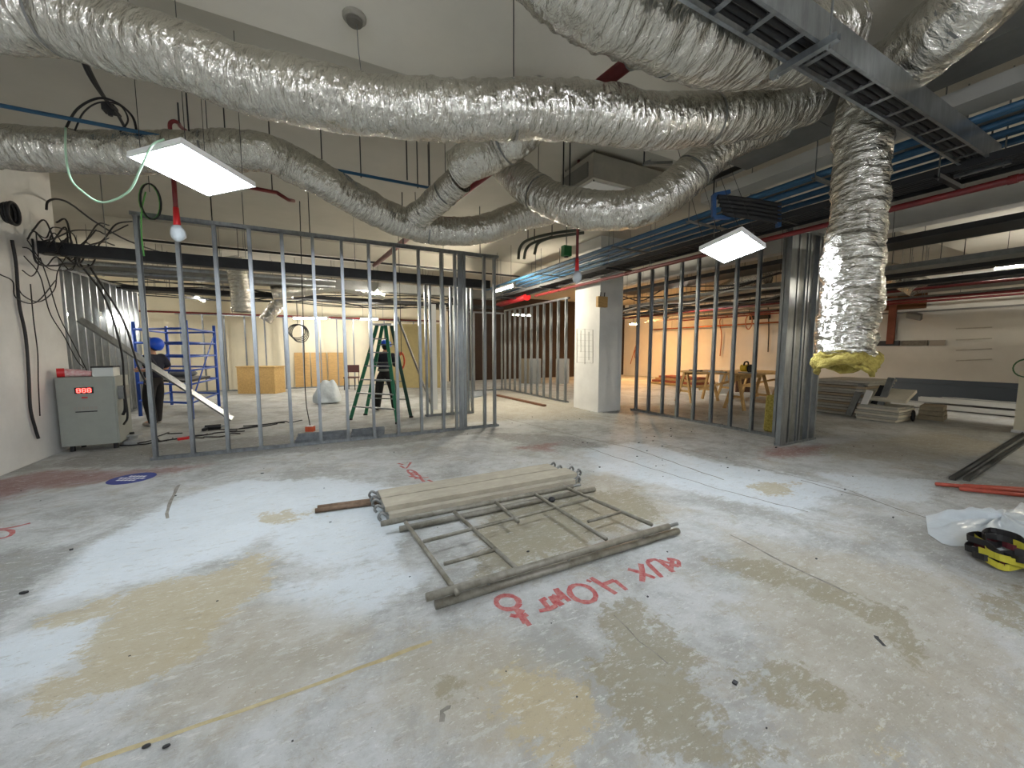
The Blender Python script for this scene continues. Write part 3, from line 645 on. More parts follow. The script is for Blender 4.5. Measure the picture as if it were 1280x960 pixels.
# smoke detectors
for q, lb in (((443, 20), 'grey smoke detector with a wire hanging from the ceiling'), ((672, 102), 'grey smoke detector on the ceiling just behind the longest duct')):
    p = PZ(*q, ZC); t = thing('smoke_detector', lb, 'detector', p)
    B().lathe(p, [(.085, -.001), (.085, -.02), (.07, -.035)], 20).build('base', mat('detector_grey', (140, 136, 124), .7), t)
    B().lathe(p, [(.06, -.03), (.055, -.055), (.02, -.065)], 18).build('sensor_head', mat('detector_dark', (96, 92, 82), .7), t)
p = PZ(447, 36, ZC - .05)
cable('hanging_wire', [PZ(446, 30, ZC - .06), PD(449, 70, 3.0), PD(456, 110, 2.85), PD(470, 140, 2.68), PD(492, 168, 2.66)], .003, GALV_D, 'thin wire dangling from the smoke detector across the foil duct')
# sprinkler drops
def drop(label, px, ptop, pbot, d, zc):
    b_ = PD(*pbot, d); t_ = Vector((b_.x, b_.y, zc)); zc = zc if zc else 0; t = thing('sprinkler_drop', label, 'sprinkler', b_)
    B().cyl(t_, b_ + Vector((0, 0, .26)), .021, 10).build('pipe', REDP, t, smooth=True)
    B().tube([b_ + Vector((0, 0, .34)), b_ + Vector((0, 0, .2)), b_ + Vector((0, 0, .14))], [.024, .03, .034], 10).build('red_sleeve', RED, t, smooth=True, label='bright red sleeve')
    pts = [b_ + Vector((random.uniform(-.008, .008), random.uniform(-.008, .008), z)) for z in (.16, .11, .06, .03, 0)]
    B().tube(pts, [.04, .062, .066, .05, .018], 10).build('plastic_wrap', SHEET, t, smooth=True, label='white plastic wrapped sprinkler head')
zd = PD(219, 216, 4.1).z
drop('red sprinkler drop wrapped in white plastic below the left light panel', 0, (216, 150), (223, 302), 4.1, zd)
d0 = PD(223, 302, 4.1); d0.z = zd; d1 = PD(345, 217, 4.6); d1.z = zd; t = thing('red_pipe', 'red sprinkler branch pipe feeding the wrapped drop behind the left light panel', 'pipe', d0)
B().cyl(d0 + (d0 - d1) * .05, d1, .021, 10).build('pipe', REDP, t, smooth=True); B().tube([d1, d1 + Vector((.1, .25, .02)), Vector((d1.x + .15, d1.y + .5, zd + .1))], .021, 8).build('elbow', REDP, t, smooth=True)
for k in (.5, .95): q = d0.lerp(d1, k); B().cyl(q, (q.x, q.y, ZC2), .007, 6).build('hanger_rod', BLACK_M, t)
drop('red sprinkler drop wrapped in white plastic in front of the column', 0, (719, 290), (721, 354), 5.6, ZC2)
rb = thing('red_pipe', 'red pipe elbow hanging below the ceiling above the left light panel', 'pipe', PD(214, 160, 4.3))
B().tube(smooth_path([PD(213, 166, 4.3), PD(213, 154, 4.3), PD(222, 153, 4.35), PD(240, 168, 4.7), PD(330, 213, 5.4)]), .02, 8).build('pipe', REDP, rb, smooth=True)
q = PD(224, 154, 4.35); B().cyl(q, (q.x, q.y, ZC2), .008, 6).build('hanger_rod', BLACK_M, rb)
# ceiling rods
for k, (px, p0_, p1_, d) in enumerate(((509, 172, 225, 4.6), (537, 182, 232, 4.8), (704, 172, 240, 4.3), (712, 168, 235, 4.3), (1238, 100, 190, 4.3), (900, 260, 300, 6.5), (1115, 270, 330, 8.5), (1175, 250, 330, 8.5), (1205, 250, 320, 8.5))):
    q = PD(px, p1_, d); o = B().cyl(q, (q.x, q.y, ZC2 if q.y > 3.78 else ZC), .008, 6).build('threaded_rod', BLACK_M)
    tag(o, 'threaded steel rod hanging bare from the ceiling', 'rod', 'bare threaded ceiling rods')
# trunk behind partition A and clutter of the rear room
run('cable_trunking', 'long dark trunking running behind the nearest stud wall from the left wall', 'trunking', 8.0, 2.93, -3.4, 3.5, BLACK_M, wd=.16, ht=.17, hang=(.1, .35, .6, .85), zc=ZC2, axis='x')
run('cable_tray', 'black cable tray across the rear room', 'cable tray', 12.7, 2.98, -7.5, 6.0, BLACK, wd=.5, ht=.1, hang=(.2, .4, .6, .8), zc=ZC2, axis='x')
run('air_duct', 'grey duct crossing the rear room above the black cable tray', 'duct', 12.0, 3.3, -7.5, 5.6, GREYMET, wd=.4, ht=.25, hang=(.2, .5, .8), zc=ZC2, axis='x', seg=6)
for k, z in enumerate((3.12, 3.02)):
    run('steel_conduit', ['upper', 'lower'][k] + ' of two bright steel conduits above the bright close studs', 'conduit', 10.2 + .25 * k, z, -7.0, .5, GALV, r=.035, hang=(.3, .7), zc=ZC2, axis='x')
run('red_pipe', 'thin red pipe along the cream rear wall below the ceiling clutter', 'pipe', 16.4, 2.72, -7.5, 5.0, REDP, r=.03, hang=(.2, .4, .6, .8), zc=ZC2, axis='x')
run('dark_pipe', 'thin dark pipe along the beam above the nearest stud wall', 'pipe', 10.3, 3.66, -3.0, 5.5, BLACK_M, r=.025, hang=(.2, .5, .8), zc=ZC2, axis='x')
run('copper_pipe', 'copper pipe along the cream wall behind the right stud wall', 'pipe', 15.9, 2.55, 8.2, 15.0, mat('copper', (196, 110, 66), .35, .8), r=.03, hang=(.2, .8), zc=ZC2)
for k, (x, z, y0, y1, wd, ht, m, lb) in enumerate(((10.6, 3.0, -1.0, 12.0, .35, .12, BLACK, 'black cable tray behind the right stud wall'), (11.6, 3.2, -1, 12, .3, .2, GREYMET, 'grey duct behind the right stud wall'), (12.6, 2.95, -2, 13, .3, .1, BLACK_M, 'dark trunking nearer the right wall'),
                         (14.2, 2.85, -2, 13.5, .2, .1, GALV_D, 'dull steel tray close to the right wall'), (15.2, 3.3, -2, 15, .5, .3, WALL, 'white painted duct along the top of the right wall'))):
    run('cable_tray', lb, 'cable tray', x, z, y0, y1, m, wd=wd, ht=ht, hang=(.2, .4, .6, .8), zc=ZC2)
for k, (x, z, wd, m, y1, lb) in enumerate(((8.9, 3.3, .7, BLACK_M, 9.5, 'wide dark metal tray just behind the right stud wall'), (9.9, 3.02, .5, GALV_D, 9, 'dull steel tray behind the right stud wall, second row'), (13.4, 2.98, .9, GREYMET, 13, 'wide grey tray before the top of the right wall'), (11.1, 2.86, .25, BLACK, 12, 'narrow black tray low behind the right stud wall'))):
    run('cable_tray', lb, 'cable tray', x, z, -1.0, y1, m, wd=wd, ht=.09, hang=(.15, .4, .65, .9), zc=ZC2)
for k, (x, z, lb) in enumerate(((12.1, 2.85, 'thin red pipe below the grey duct at the right'), (13.4, 2.75, 'red pipe near the top of the right wall'), (15.9, 2.9, 'reddish pipe hugging the right wall top'))):
    run('red_pipe', lb, 'pipe', x, z, -2, 13, REDP, r=.03, hang=(.2, .4, .6, .8), zc=ZC2)
for k in range(12):
    x = 8.4 + .5 * k + random.uniform(-.2, .2); z = 2.95 + random.uniform(-.15, .4); y0 = 4.5 + random.uniform(-1, 1)
    pts = [(x + random.uniform(-.3, .3), y0 + 1.0 * i, z + random.uniform(-.14, .14)) for i in range(7)]
    cable('loose_cable', pts, .018, [BLACK, WHITEP, BLACK_M, GALV_D][k % 4], 'loose cable sagging in the ceiling clutter behind the right stud wall', 'loose cables behind the right studs', zc=ZC2)
for k in range(9):
    y = 11.3 + random.uniform(0, 3); z = 2.95 + random.uniform(-.1, .35)
    pts = [(-5 + 1.4 * i + random.uniform(-.3, .3), y + random.uniform(-.2, .2), z + random.uniform(-.14, .14)) for i in range(8)]
    cable('loose_cable', pts, .016, [BLACK, GALV_D, BLACK_M][k % 3], 'loose cable sagging in the ceiling clutter of the rear room', 'loose cables in the rear room', zc=ZC2)

# ------------------------------------------------------------------ left wall: cables and the grey cabinet
XW = XL + .03
def wallc(l, off=0.0): return [PXP(a, b_, XW + off) for a, b_ in l]
CG = 'black cables trailing down the left wall'
for l, r, lb in (([(15, 300), (20, 330), (24, 380), (32, 420), (36, 470), (38, 510), (44, 535), (48, 548)], .018, 'thick black cable trailing down the left wall to the cabinet'),
                 ([(38, 355), (42, 400), (47, 440), (48, 480), (50, 520)], .007, 'thin cable straight down the left wall beside the thick one')):
    cable('wall_cable', wallc(l), r, BLACK, lb)
for k, l in enumerate(([(30, 320), (50, 345), (62, 390), (80, 420), (96, 450), (105, 460)], [(50, 322), (60, 350), (74, 395), (92, 430), (112, 470)], [(20, 355), (30, 370), (50, 377), (68, 362), (72, 340), (82, 322)],
                       [(0, 343), (16, 352), (20, 372), (45, 378), (70, 350)], [(45, 290), (48, 330), (40, 345), (28, 338)], [(34, 300), (60, 335), (90, 335), (100, 310)])):
    cable('wall_cable', wallc(l, .02 + .01 * k), .007, BLACK, ['thin black cable slanting down the left wall to the cabinet, lower one', 'thin black cable slanting down the left wall to the cabinet, upper one', 'thin black cable hanging in a round loop on the left wall', 'thin black cable sagging in from the frame edge on the left wall', 'short thin black cable hooked below the trunking end', 'thin black cable looping up to the first stud wall from the left wall'][k], CG)
cable('wall_cable', wallc([(58, 262), (60, 252), (72, 249), (90, 256), (120, 278), (165, 303), (215, 318), (260, 322)], .25), .014, BLACK, 'black cable arching out from the left wall above the stud wall')
for k in range(4):
    p = PXP(84 + k * 1.5, 312 + k * 2, XW + .06 + .02 * k); o = B().tube([p + Vector((.01 * k, .17 * math.cos(2 * PI * i / 20), .13 * math.sin(2 * PI * i / 20))) for i in range(20)], .012, 6, closed=True).build('cable_coil', BLACK, smooth=True)
    tag(o, 'black cable coil at the trunking end on the left wall, ' + ORDN[k] + ' from the wall', 'cable', 'tangled coils on the left wall')
for k in range(9):
    rs = random.Random(k); pts = []
    x0, y0 = 70 + 5 * k, 300 + rs.uniform(-18, 14)
    for i in range(7): pts.append(PXP(x0 - 45 + 16 * i + rs.uniform(-6, 6), y0 + rs.uniform(-16, 22) + (10 if i in (2, 3, 4) else 0), XW + .05 + .05 * i + .02 * k))
    cable('wall_cable', pts, .008 + .002 * (k % 3), BLACK, 'black cable tangled over the left trunking end, ' + ORDN[k] + ' from the wall', 'tangle over the trunking end')
p = PXP(8, 266, XW + .03)
for k in range(3):
    o = B().tube([p + Vector((.03 * k, (.09 + .01 * k) * math.cos(2 * PI * i / 20), (.11 + .012 * k) * math.sin(2 * PI * i / 20))) for i in range(20)], .018, 6, closed=True).build('cable_coil', BLACK, smooth=True)
    tag(o, 'thick black cable coil hung high on the left wall, ' + ['innermost', 'middle', 'outermost'][k] + ' ring', 'cable', 'coil at the left edge')
# ceiling cables near the left panel
cable('ceiling_cable', [PD(82, 160, 3.4), PD(82, 190, 3.1), PD(88, 222, 2.95), PD(104, 240, 2.9), PD(128, 253, 2.85), PD(160, 240, 2.8), PD(176, 210, 2.78), PD(190, 182, 2.8), PD(205, 174, 2.86)], .007, mat('pale_green_cable', (170, 205, 176), .5), 'pale green-white cable looping from the ceiling to the left light panel')
for k, l in enumerate(([(97, 60), (112, 95), (130, 122), (145, 140), (158, 163)], [(100, 62), (118, 100), (133, 125), (150, 145)])):
    cable('ceiling_cable', [PZ(a, b_, ZC - .03 - .01 * k) for a, b_ in l], .016, BLACK, ['thick', 'thin'][k] + ' black cable run along the ceiling above the left light panel', 'black cables on the left ceiling')
cable('ceiling_cable', [PD(80, 165, 3.7), PD(96, 137, 3.7), PD(122, 123, 3.75), PD(145, 128, 3.75), PD(165, 145, 3.75), PD(172, 168, 3.75)], .01, BLACK, 'black cable loop hanging below the ceiling junction, above the left light panel')
cable('ceiling_cable', [PD(93, 164, 3.65), PD(105, 140, 3.65), PD(125, 128, 3.7), PD(150, 132, 3.7), PD(160, 150, 3.7), PD(150, 165, 3.7)], .007, BLACK, 'inner black cable loop below the ceiling junction near the left light panel')
jb = thing('junction_box', 'small black junction box on the ceiling where the cable loops meet', 'box', PZ(137, 132, ZC - .04))
p = PZ(137, 132, ZC); B().box(p.x - .05, p.x + .05, p.y - .05, p.y + .05, ZC - .07, ZC).build('body', BLACK, jb); B().cyl(p + Vector((0, 0, -.1)), p + Vector((0, 0, -.06)), .02, 8).build('gland', BLACK_M, jb)
gc = thing('cable_coil', 'green cable coil hanging at the first stud of the nearest stud wall', 'cable', PYP(188, 255, 6.7))
GREENC = mat('green_cable', (92, 168, 78), .5)
for k in range(3):
    p = PYP(187 + k, 252, 6.65 - .02 * k); B().tube([p + Vector((.1 * math.cos(2 * PI * i / 18), 0, .22 * math.sin(2 * PI * i / 18))) for i in range(18)], .008, 6, closed=True).build('loop', GREENC if k == 0 else BLACK_M, gc, smooth=True)
B().tube(smooth_path([PYP(182, 240, 6.65), PYP(177, 265, 6.62), PYP(177, 295, 6.62), PYP(180, 320, 6.65)]), .009, 6).build('tail', GREENC, gc, smooth=True)
p = PYP(187, 240, 6.65); B().cyl(p, (p.x, p.y, ZC2), .004, 5).build('hanger_wire', BLACK_M, gc)
# grey stabiliser cabinet
CX0, CX1, CY0, CY1, CH = -3.33, -2.70, 7.84, 8.30, 1.10
cb = thing('power_cabinet', 'grey metal power cabinet with glowing red digits against the left wall', 'cabinet', ((CX0 + CX1) / 2, 8.07, 0))
B().box(CX0, CX1, CY0, CY1, .09, CH).build('body', CABINET, cb)
B().box(CX0 + .02, CX1 - .02, CY0 - .012, CY0, .12, CH - .03).build('front_panel', CABINET, cb)
for x in (CX0 + .08, CX1 - .08):
    for y in (CY0 + .08, CY1 - .08): B().cyl((x, y, 0), (x, y, .09), .03, 8).build('caster', BLACK, cb)
dx = (CX0 + CX1) / 2 - .02
B().box(dx - .1, dx + .1, CY0 - .018, CY0 - .012, .86, .95).build('display', BLACK_M, cb)
SEG = {'t': (0, 1), 'm': (0, 0), 'b': (0, -1), 'tl': (-1, .5), 'tr': (1, .5), 'bl': (-1, -.5), 'br': (1, -.5)}
for k, ch in enumerate(('t m b tl tr bl br', 't m b tl tr bl br', 't m b tl tr bl br')):
    g = B(); cx = dx - .056 + .056 * k
    for s_ in ch.split():
        a, c_ = SEG[s_]; xx = cx + a * .017; zz = .905 + c_ * .028
        if a: g.box(xx - .005, xx + .005, CY0 - .022, CY0 - .018, zz - .013, zz + .013)
        else: g.box(xx - .014, xx + .014, CY0 - .022, CY0 - .018, zz - .004, zz + .004)
    g.build('digit', LEDRED, cb)
B().box(dx - .03, dx + .03, CY0 - .022, CY0 - .012, .79, .81).build('badge', RED, cb)
B().box(dx - .11, dx + .12, CY0 - .02, CY0 - .012, .585, .6).build('handle', BLACK_M, cb)
for j in range(6): B().box(dx - .13 + j * .045, dx - .10 + j * .045, CY0 - .0145, CY0 - .012, .62, .665).build('letter', PRINT, cb)
B().tube(smooth_path([(CX1, 7.95, .9), (CX1 + .06, 7.93, .84), (CX1 + .06, 7.93, .6), (CX1 + .02, 7.95, .5)]), .02, 8).build('side_pipe', BLACK_M, cb, smooth=True)
B().box(CX1, CX1 + .07, 7.9, 8.1, .75, .95).build('side_socket', GALV_D, cb)
ex = thing('barrier_roll', 'roll of red and white barrier tape lying on the grey cabinet', 'tape', (-3.25, 7.98, CH))
B().cyl((-3.33, 7.9, CH + .065), (-3.26, 7.93, CH + .065), .065, 16).build('red_end', RED, ex); B().tube([(-3.26, 7.93, CH + .062), (-3.12, 7.96, CH + .055), (-3.0, 7.99, CH + .04)], [.06, .055, .04], 14).build('tape_body', mat('faded_pink', (206, 120, 122), .6, scale=20, rgb2=(226, 210, 206)), ex)
tb = thing('plastic_tub', 'clear plastic tub with dark rim on the grey cabinet beside the tape roll', 'tub', (-2.85, 8.02, CH))
B().box(-2.97, -2.74, 7.93, 8.15, CH, CH + .13).build('tub_body', mat('cloudy_plastic', (205, 210, 206), .35), tb)
B().box(-2.98, -2.73, 7.92, 8.16, CH + .13, CH + .15).build('rim', BLACK_M, tb)
for k, l in enumerate(([PXP(100, 330, XL + .3), Vector((-2.9, 8.35, 2.3)), Vector((-2.75, 8.3, 1.5)), Vector((-2.62, 7.9, .9)), Vector((-2.58, 7.8, .5)), Vector((-2.68, 7.95, .35))], [PXP(110, 330, XL + .35), Vector((-2.8, 8.6, 2.0)), Vector((-2.6, 8.4, 1.25)), Vector((-2.45, 8.3, .8)), Vector((-2.4, 8.1, .3)), Vector((-2.3, 8.0, .02))])):
    cable('black_cable', l, .014, BLACK, ['thick black cable coming down to the cabinet side', 'black cable passing beside the cabinet down to the floor'][k])
# leaning stud
t = thing('loose_stud', 'loose steel stud leaning diagonally from the close studs down to the floor', 'stud', PZ(290, 522))
b0 = PZ(291, 523, .04); b1 = PYP(100, 398, 9.0); dd = (b1 - b0).normalized(); up = dd.cross(Vector((UX, -UY, 0))).normalized(); sd_ = dd.cross(up)
B().chan(b0, b1, up, sd_, .10, .05).build('channel', GALV, t)

# ------------------------------------------------------------------ people
def person(label, loc, f, nodes, edges, shirt, trousers, shoes, helmet, hand_nodes):
    for sd in 'LR': a = nodes['ankle' + sd]; nodes['cuff' + sd] = (a[0], a[1] + .005, .035, .04)
    f = Vector((*f, 0)).normalized(); r_ = Vector((f.y, -f.x, 0)); loc = Vector((*loc, 0))
    W = lambda p: Vector((0, 0, 0)) + r_ * p[0] + f * p[1] + Vector((0, 0, p[2]))
    t = thing('person', label, 'person', loc)
    def skin(name, ks, es, grow, m, extra=(), root='pelvis', sub=2):
        idx = {k: i for i, k in enumerate(ks)}; vs = [W(nodes[k]) for k in ks]; rad = [nodes[k][3] + grow for k in ks]
        E = [(idx[a], idx[b_]) for a, b_ in es if a in idx and b_ in idx]; roots = [idx.get(root, 0)]
        for ch in extra:
            n0 = len(vs); vs += [W(p) for p in ch]; rad += [p[3] for p in ch]; E += [(n0 + i, n0 + i + 1) for i in range(len(ch) - 1)]; roots.append(n0)
        me = bpy.data.meshes.new(name); me.from_pydata(vs, E, []); me.materials.append(m)
        o = bpy.data.objects.new(name, me); COL.objects.link(o); o.parent = t
        md = o.modifiers.new('skin', 'SKIN'); md.use_smooth_shade = True; md.branch_smoothing = .6
        for i, d_ in enumerate(me.skin_vertices[0].data): d_.radius = (rad[i], rad[i]); d_.use_root = i in roots
        ss = o.modifiers.new('sub', 'SUBSURF'); ss.levels = sub; ss.render_levels = sub
        return o
    fingers = []
    for hk, dirn, side in hand_nodes:
        h = nodes[hk]; d = Vector(dirn).normalized(); s = Vector(side).normalized(); hv = Vector(h[:3]); dn = d.cross(s)
        for k, ln in enumerate((.07, .08, .075, .06)):
            o = hv + s * (.028 - .019 * k); a = [o + d * .0, o + d * (.035 + ln * .5), o + d * (.035 + ln * .85) + dn * .02, o + d * (.03 + ln) + dn * .045]
            fingers.append([(*q, .0095 - .001 * j) for j, q in enumerate(a)])
        o = hv - d * .02 + s * .025; fingers.append([(*q, .011 - .001 * j) for j, q in enumerate((o, o + s * .03 + d * .03, o + s * .035 + d * .065 + dn * .02))])
    skin('body', list(nodes), edges, 0, SKIN, fingers)
    skin('shirt', shirt, edges, .045, SHIRT, root='chest'); skin('trousers', trousers, edges, .034, TROUS)
    for sd in 'LR':
        a = nodes['ankle' + sd]; b_ = nodes['toe' + sd]
        g = B(); p0, p1 = W((a[0], a[1] - .05, .05)), W((b_[0], b_[1] + .01, .04))
        g.tube([p0, p0.lerp(p1, .35), p0.lerp(p1, .8), p1], [.042, .05, .046, .03], 10)
        v = [Vector((q[0], q[1], max(q[2], .003))) for q in g.v]; g.v = v
        pbuild(t, g, 'shoe', shoes)
    return t, W, f, r_
def pbuild(t, g, name, m, **k):
    me = bpy.data.meshes.new(name); me.from_pydata([tuple(p) for p in g.v], [], g.f); me.materials.append(m)
    me.polygons.foreach_set('use_smooth', [True] * len(me.polygons)); o = bpy.data.objects.new(name, me); COL.objects.link(o); o.parent = t; return o
EDG = [('pelvis', 'belt'), ('belt', 'waist'), ('waist', 'chest'), ('chest', 'neckbase'), ('neckbase', 'neck'), ('neck', 'head'), ('head', 'skull'), ('head', 'chin'), ('head', 'nose'),
       ('chest', 'shL'), ('shL', 'elL'), ('elL', 'wrL'), ('wrL', 'haL'), ('chest', 'shR'), ('shR', 'elR'), ('elR', 'wrR'), ('wrR', 'haR'),
       ('ankleL', 'cuffL'), ('ankleR', 'cuffR'), ('pelvis', 'hipL'), ('hipL', 'kneeL'), ('kneeL', 'ankleL'), ('ankleL', 'toeL'), ('pelvis', 'hipR'), ('hipR', 'kneeR'), ('kneeR', 'ankleR'), ('ankleR', 'toeR')]
SH = ['waist', 'chest', 'shL', 'shR', 'belt', 'pelvis']; TR = ['pelvis', 'belt', 'waist', 'cuffL', 'cuffR', 'hipL', 'kneeL', 'ankleL', 'hipR', 'kneeR', 'ankleR']
def helmet(t, W, c, axis_up, f, m=HELM):
    g = B(); c = W(c); ax = Vector(axis_up).normalized(); prof = [(.142, -.02), (.138, .02), (.12, .07), (.085, .11), (.04, .128), (.002, .132)]
    g.lathe(c, prof, 20, ax); h = pbuild(t, g, 'helmet', m)
    g2 = B(); fr = (Vector(f) - ax * Vector(f).dot(ax)).normalized(); sdv = ax.cross(fr); v = []
    for k in range(9):
        q = -1.0 + 2.0 * k / 8; d_ = fr * math.cos(q) + sdv * math.sin(q)
        v += [c + d_ * .135 - ax * .018, c + d_ * (.135 + .06 * math.cos(q * 1.3)) - ax * .026, c + d_ * (.135 + .06 * math.cos(q * 1.3)) - ax * .032, c + d_ * .135 - ax * .028]
    fs = []
    for k in range(8):
        for j in range(4): fs.append((4 * k + j, 4 * k + (j + 1) % 4, 4 * k + 4 + (j + 1) % 4, 4 * k + 4 + j))
    g2.add(v, fs + [(0, 3, 2, 1), (32, 33, 34, 35)]); b_ = pbuild(t, g2, 'brim', m); b_.parent = h
    return h
N1 = dict(pelvis=(0, 0, .93, .12), belt=(0, -.005, 1.01, .118), waist=(0, -.01, 1.08, .125), chest=(0, -.03, 1.27, .14), neckbase=(0, -.03, 1.42, .065), neck=(0, -.01, 1.475, .052), head=(0, -.02, 1.565, .09), skull=(0, -.085, 1.575, .082), chin=(0, .06, 1.555, .046), nose=(0, .045, 1.655, .026),
          shL=(-.17, -.03, 1.37, .062), elL=(-.25, -.25, 1.12, .043), wrL=(-.2, .07, 1.10, .03), haL=(-.17, .15, 1.10, .033), shR=(.17, -.02, 1.37, .062), elR=(.24, -.08, 1.12, .043), wrR=(.15, .13, 1.12, .03), haR=(.11, .2, 1.13, .033),
          hipL=(-.09, 0, .88, .092), kneeL=(-.12, .03, .49, .064), ankleL=(-.13, -.04, .09, .044), toeL=(-.14, .13, .045, .036), hipR=(.09, 0, .88, .092), kneeR=(.12, .07, .49, .064), ankleR=(.13, .12, .09, .044), toeR=(.14, .29, .045, .036))
q = PZ(197, 531)
t, W, f_, r_ = person('worker in dark clothes and blue helmet looking up beside the blue scaffold', (q.x, q.y), (-.891, .454), N1, EDG, SH + ['elL', 'elR'], TR, mat('grey_shoe', (150, 146, 138), .8), None, [('haL', (.2, 1, .05), (0, 0, 1)), ('haR', (-.3, 1, .1), (0, 0, 1))])
helmet(t, W, (0, -.085, 1.605), W((0, -.82, .57)), W((0, .57, .82)))
for s_ in (-1, 1):
    pbuild(t, B().ball(W((s_ * .036, .01, 1.66)), .011, 8), 'eye', BLACK); pbuild(t, B().ball(W((s_ * .09, -.03, 1.57)), .026, 8, (.5, .8, 1)), 'ear', SKIN)
pbuild(t, B().ball(W((0, .088, 1.61)), .02, 8, (1.1, .5, .35)), 'mouth', mat('lips', (150, 80, 76), .6))
pbuild(t, B().ball(W((0, -.09, 1.555)), .082, 12), 'hair', BLACK)
N2 = dict(pelvis=(0, -.05, .94, .125), belt=(0, -.035, 1.02, .125), waist=(0, -.01, 1.09, .13), chest=(.0, .05, 1.28, .145), neckbase=(0, .07, 1.43, .065), neck=(0, .09, 1.48, .052), head=(0, .11, 1.58, .09), skull=(0, .08, 1.61, .085), chin=(0, .17, 1.53, .045), nose=(0, .205, 1.58, .026),
          shL=(-.18, .05, 1.37, .063), elL=(-.27, .12, 1.12, .044), wrL=(-.14, .32, 1.16, .03), haL=(-.10, .39, 1.18, .033), shR=(.18, .05, 1.37, .063), elR=(.25, .14, 1.12, .044), wrR=(.13, .33, 1.14, .03), haR=(.09, .40, 1.16, .033),
          hipL=(-.1, -.04, .88, .095), kneeL=(-.17, .0, .49, .066), ankleL=(-.2, -.06, .09, .044), toeL=(-.23, .1, .045, .036), hipR=(.1, -.04, .88, .095), kneeR=(.17, .03, .49, .066), ankleR=(.2, .02, .09, .044), toeR=(.24, .18, .045, .036))
q = PZ(483, 512)
t, W, f_, r_ = person('worker seen from behind in dark clothes and blue helmet at the green ladder', (q.x, q.y), (.454, .891), N2, EDG, SH + ['elL', 'elR', 'wrL', 'wrR'], TR, BLACK, None, [('haL', (.3, 1, .2), (0, 0, 1)), ('haR', (-.3, 1, .2), (0, 0, 1))])
helmet(t, W, (0, .09, 1.62), W((0, .1, 1)), W((0, 1, -.1)))
for s_ in (-1, 1):
    pbuild(t, B().ball(W((s_ * .036, .195, 1.6)), .011, 8), 'eye', BLACK); pbuild(t, B().ball(W((s_ * .092, .1, 1.58)), .026, 8, (.5, .8, 1)), 'ear', SKIN)
pbuild(t, B().ball(W((0, .06, 1.57)), .083, 12), 'hair', BLACK)
g = B(); g.lathe(W((0, -.03, 1.0)), [(.168, -.03), (.17, .03)], 20); pbuild(t, g, 'tool_belt', mat('grey_belt', (112, 116, 112), .8))

# ------------------------------------------------------------------ green step ladder
lf, lrr, rf, rrr = PZ(438, 526), PZ(457, 520), PZ(512, 524), PZ(497, 518)
top = Vector(((lf.x + rf.x) / 2 + .02, (lf.y + lrr.y + rf.y) / 4 + lf.y / 4, 2.45))
top = PYP(480, 407, 8.75); 
ld = thing('step_ladder', 'green fibreglass step ladder standing open in the rear room', 'ladder', (top.x, top.y, 0))
ax = Vector((UX, -UY, 0)); ay = Vector((UY, UX, 0)); hz = top.z
tl, tr_ = top - ax * .14, top + ax * .14
FL, FR = Vector((lf.x, lf.y, 0)), Vector((rf.x, rf.y, 0)) - ax * .35
FL2, FR2 = FL + ax * .38 + ay * .2, FR + ax * .42
def leg(a, b_, name='rail', m=GREEN, wd=.07): B().bar(a, b_, wd, .03, up=ay).build(name, m, ld)
F1, F2 = PZ(438, 525), PZ(497, 530); R1, R2 = PZ(457, 519), PZ(514, 522)
leg(F1, top - ax * .12 - ay * .08); leg(F2, top + ax * .06 - ay * .08)
leg(R1, top - ax * .06 + ay * .08); leg(R2, top + ax * .14 + ay * .08, m=mat('dark_green', (20, 60, 46), .6))
B().obox(top + Vector((0, 0, .02)), ax * .2, ay * .12, (0, 0, .02)).build('top_cap', WHITEP, ld)
T1, T2 = top - ax * .12 - ay * .08, top + ax * .06 - ay * .08
for k in range(1, 7): B().bar(F1.lerp(T1, k / 7), F2.lerp(T2, k / 7), .08, .025).build('step', GALV, ld)
T3, T4 = top - ax * .06 + ay * .08, top + ax * .14 + ay * .08
for k in range(1, 5): B().bar(R1.lerp(T3, k / 5), R2.lerp(T4, k / 5), .03, .025).build('brace', GALV_D, ld)
for a in (F1, F2, R1, R2): B().obox(a + Vector((0, 0, .02)), ax * .04, ay * .03, (0, 0, .02)).build('foot', BLACK, ld)

# ------------------------------------------------------------------ blue scaffold tower
sc = thing('scaffold_tower', 'blue mobile scaffold tower standing in the rear left room', 'scaffold', (-3.0, 11.4, 0))
SX = [(-3.95, 10.9), (-2.75, 10.9), (-2.35, 12.5), (-3.8, 12.4)]
S0 = [PZ(176, 520), PZ(241, 524), PZ(274, 508), PZ(215, 506)]
SB = [Vector((p.x, p.y, 0)) for p in S0]
for i, p in enumerate(SB): B().cyl(p + Vector((0, 0, .0)), p + Vector((0, 0, 2.12)), .034, 10).build('upright', BLUE_D, sc, smooth=True)
for i in range(4):
    a, b_ = SB[i], SB[(i + 1) % 4]
    if i % 2 == 0 or True:
        for z in (.35, .75, 1.05, 1.35, 1.65, 1.95): B().cyl(a + Vector((0, 0, z)), b_ + Vector((0, 0, z)), .02 if i % 2 else .024, 8).build('rung', BLUE_D, sc, smooth=True)
B().cyl(SB[1] + Vector((0, 0, .35)), SB[2] + Vector((0, 0, 1.9)), .016, 8).build('brace', BLUE_D, sc, smooth=True)
pl = (SB[0] + SB[1] + SB[2] + SB[3]) / 4
B().obox(pl + Vector((0, 0, .80)), (SB[1] - SB[0]) * .42, (SB[2] - SB[1]) * .40, (0, 0, .025)).build('platform', BLACK_M, sc)
bg = B().ball(pl + Vector((.1, -.1, .93)), .2, 12, (1.4, .8, .5)).build('tool_bag', mat('grey_bag', (120, 124, 130), .8, var=.2), smooth=True); tag(bg, 'grey and black tool bag lying on the scaffold platform', 'bag')

